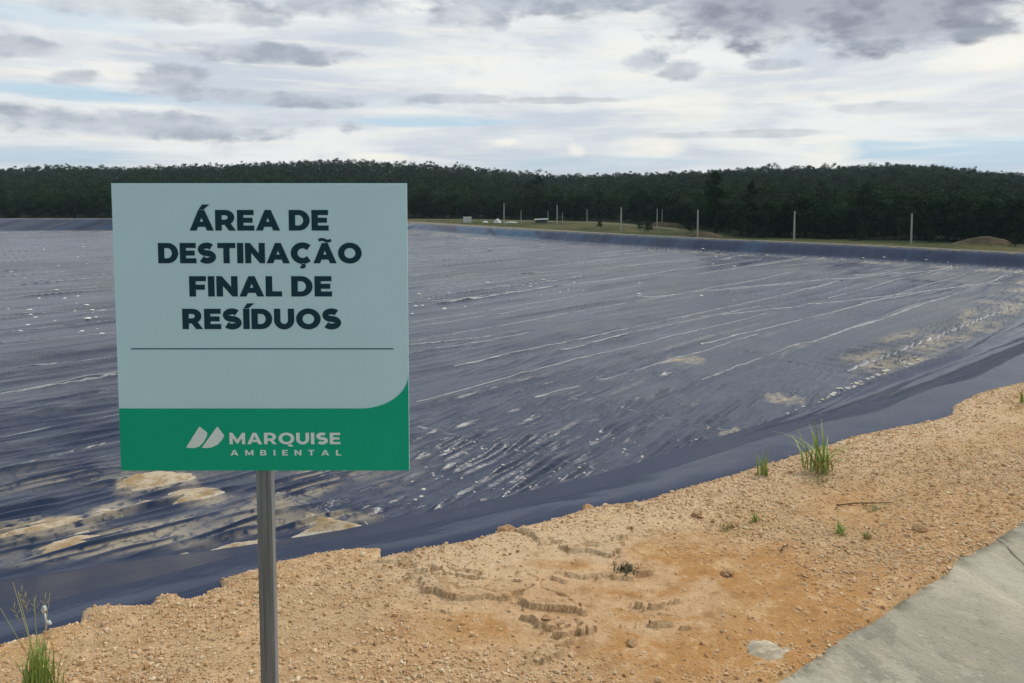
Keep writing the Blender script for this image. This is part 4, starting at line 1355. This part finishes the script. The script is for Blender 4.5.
tree_protos = []
KINDS = [('broad', 9.0, 3.2, 1.6, 26), ('tall', 10.0, 2.3, 2.2, 24), ('round', 7.0, 3.0, .9, 22), ('slim', 8.6, 1.3, 1.4, 16), ('thin', 9.2, 2.2, 3.6, 15), ('bushy', 5.2, 2.9, .4, 20)]
for i, (kd, h, w_, bs, nl_) in enumerate(KINDS):
    r = np.random.default_rng(200 + i)
    lob = crown_lobes(r, h, w_, bs, nl_, kd == 'slim')
    V, tone = leaf_cloud(r, lob, 110, .20)
    crown = mesh_np('crown', V, np.arange(len(V)).reshape(-1, 4), smooth=False, attrs=dict(tone=tone)); crown.materials.append(M_leaf)
    mb = MB()
    lean = r.normal(0, .15, 2)
    mb.tube([(0, 0, -.5), (lean[0] * .4, lean[1] * .4, h * .35), (lean[0], lean[1], h * .82)], [.20, .14, .04], 7)
    for lb in lob[:9]:
        zb = min(lb[2] * .6, h * .5)
        mb.tube([(lean[0] * .5, lean[1] * .5, zb), (lb[0] * .6, lb[1] * .6, (zb + lb[2]) / 2 + .2), (lb[0], lb[1], lb[2])], [.075, .05, .02], 5)
    trunk = mb.mesh('trunk', True); trunk.materials.append(M_bark)
    tree_protos.append((kd, h, crown, trunk))
DESC = {'broad': 'dark broad-crowned tree', 'tall': 'tall dark tree', 'round': 'round-crowned dark tree', 'slim': 'slim conical dark tree', 'thin': 'thin-stemmed open tree', 'bushy': 'low bushy dark tree'}


def zone_of(u):
    if u < 112: return 'left of the sign board'
    if u < 408: return 'behind the sign board'
    if u < 480: return 'behind the white board on the far rim'
    if u < 600: return 'behind the tarped heaps and the shed'
    if u < 720: return 'behind the grassy strip and brown mound'
    if u < 850: return 'behind the second post from the right'
    if u < 960: return 'behind the rightmost post'
    return 'behind the earth mound at the far right'


def tree(u, D, kd, sc, label=None):
    k = [p[0] for p in tree_protos].index(kd)
    _, h, crown, trunk = tree_protos[k]
    x = (u - 512) / F * D
    root = empty('forest_tree', (x, D, land_z(x, D)), label or f'{DESC[kd]} at the forest edge {zone_of(u)}', 'tree', f'{DESC[kd]}s at the forest edge {zone_of(u)}', rng.uniform(0, 6.28))
    root.scale = (sc * rng.uniform(.9, 1.15), sc * rng.uniform(.9, 1.15), sc)
    obj('trunk', trunk, None, root); obj('crown', crown, None, root)


tree(716, 112, 'tall', .93, 'tallest dark tree left of a slim conical one, right of centre')
tree(751, 104, 'slim', .95, 'slim dark conical tree standing out against the hill right of centre')
tree(534.5, 172, 'thin', 1.05, 'bare-stemmed open tree rising behind the grey shed')
u = -25
while u < 1060:
    d0 = float(np.interp(u, FR_U, FR_D))
    if not (112 < u < 400):
        kd = rng.choice(['broad', 'tall', 'round', 'bushy', 'bushy', 'bushy', 'bushy'])
        D = d0 + (rng.uniform(0, 4) if kd == 'bushy' else rng.uniform(4, 9))
        lim = (EYE + (190 - (186 if d0 < 140 else 189)) / F * D + 4.75)
        h = dict((k_[0], k_[1]) for k_ in KINDS)[kd]
        tree(u, D, kd, min(1.0, lim / h * rng.uniform(.55, 1.08)))
    u += rng.uniform(9, 18) * (1.0 if u < 720 else 1.45)
u = 430
while u < 1070:                                                       # bushes along the edge of the wood
    d0 = float(np.interp(u, FR_U, FR_D))
    tree(u, d0 + rng.uniform(-2.0, 2.5), 'bushy', rng.uniform(.38, .75))
    u += rng.uniform(8, 15)
for (u, v, sc) in [(648, 231.5, .28), (640, 229.5, .2), (690, 232, .3), (860, 240, .35), (930, 242, .3), (765, 238.5, .3), (1015, 246, .28), (600, 227.5, .22)]:
    x, y = far_at(u, v)
    r = np.random.default_rng(int(u))
    root = empty('shrub', (x, y, land_z(x, y)), f'low dark shrub on the grass {zone_of(u)}'.replace('behind', 'near'), 'shrub', f'low shrubs {zone_of(u)}'.replace('behind', 'near'), r.uniform(0, 6))
    root.scale = (sc, sc, sc)
    obj('crown', tree_protos[5][2], None, root); obj('trunk', tree_protos[5][3], None, root)

# the wooded hills: one mass of crowns
Vs, Ts = [], []
r = np.random.default_rng(77)
cnt = 0
Dl = 96.0
while Dl < 452:
    step = 3.0 + Dl * .0075
    uu = -70.0
    du = (3.6 + Dl * .004) * F / Dl
    while uu < 1094:
        u_ = uu + r.uniform(-.5, .5) * du; D_ = Dl + r.uniform(-.5, .5) * step
        uu += du
        d0 = float(np.interp(u_, FR_U, FR_D))
        if D_ < d0 + 3:
            continue
        x = (u_ - 512) / F * D_
        z = land_z(x, D_)
        h = r.uniform(3.8, 6.8) * (1.22 if r.random() < .06 else 1) * min(1, .72 + (D_ - d0) / 160) * (1 + .35 * float(noise(np.array([x * .03]), np.array([D_ * .03]), 140)[0]))
        w_ = r.uniform(1.7, 3.6) * min(1.1, h / 5.5)
        near_ = D_ < 210
        lob = crown_lobes(r, h, w_, h * .02 if near_ else h * .15, 12 if near_ else 7)
        lob[:, 4] = np.clip(lob[:, 4] * .30 + r.random() ** 2 * .85 - .02, 0, 1)
        V, tone = leaf_cloud(r, lob, 70 if near_ else 56, .21 if near_ else .27)
        Vs.append(V + np.array((x, D_, z))); Ts.append(tone); cnt += 1
    Dl += step
V = np.concatenate(Vs)
o = obj('forest', mesh_np('forest', V, np.arange(len(V)).reshape(-1, 4), smooth=False, attrs=dict(tone=np.concatenate(Ts))), M_leaf2)
tag(o, 'dense dark green forest covering the low hills beyond the pit', 'forest', kind='stuff')
import sys
sys.stderr.write('forest crowns %d quads %d\n' % (cnt, len(V) // 4))

# ------------------------------------------------------------------ thin air between here and the hills
mb = MB(); mb.box(-930, 930, -930, 930, -8.5, 32)
M_haze = bpy.data.materials.new('haze'); M_haze.use_nodes = True
T = NT(M_haze.node_tree); T.n.clear()
ho = T.new('ShaderNodeOutputMaterial'); hv_ = T.new('ShaderNodeVolumePrincipled')
hv_.inputs['Density'].default_value = 0.00018
hv_.inputs['Color'].default_value = (0.72, 0.88, 1.0, 1)
hv_.inputs['Anisotropy'].default_value = 0.2
T.l.new(hv_.outputs[0], ho.inputs['Volume'])
tag(mb.build('haze', M_haze), kind='stuff')
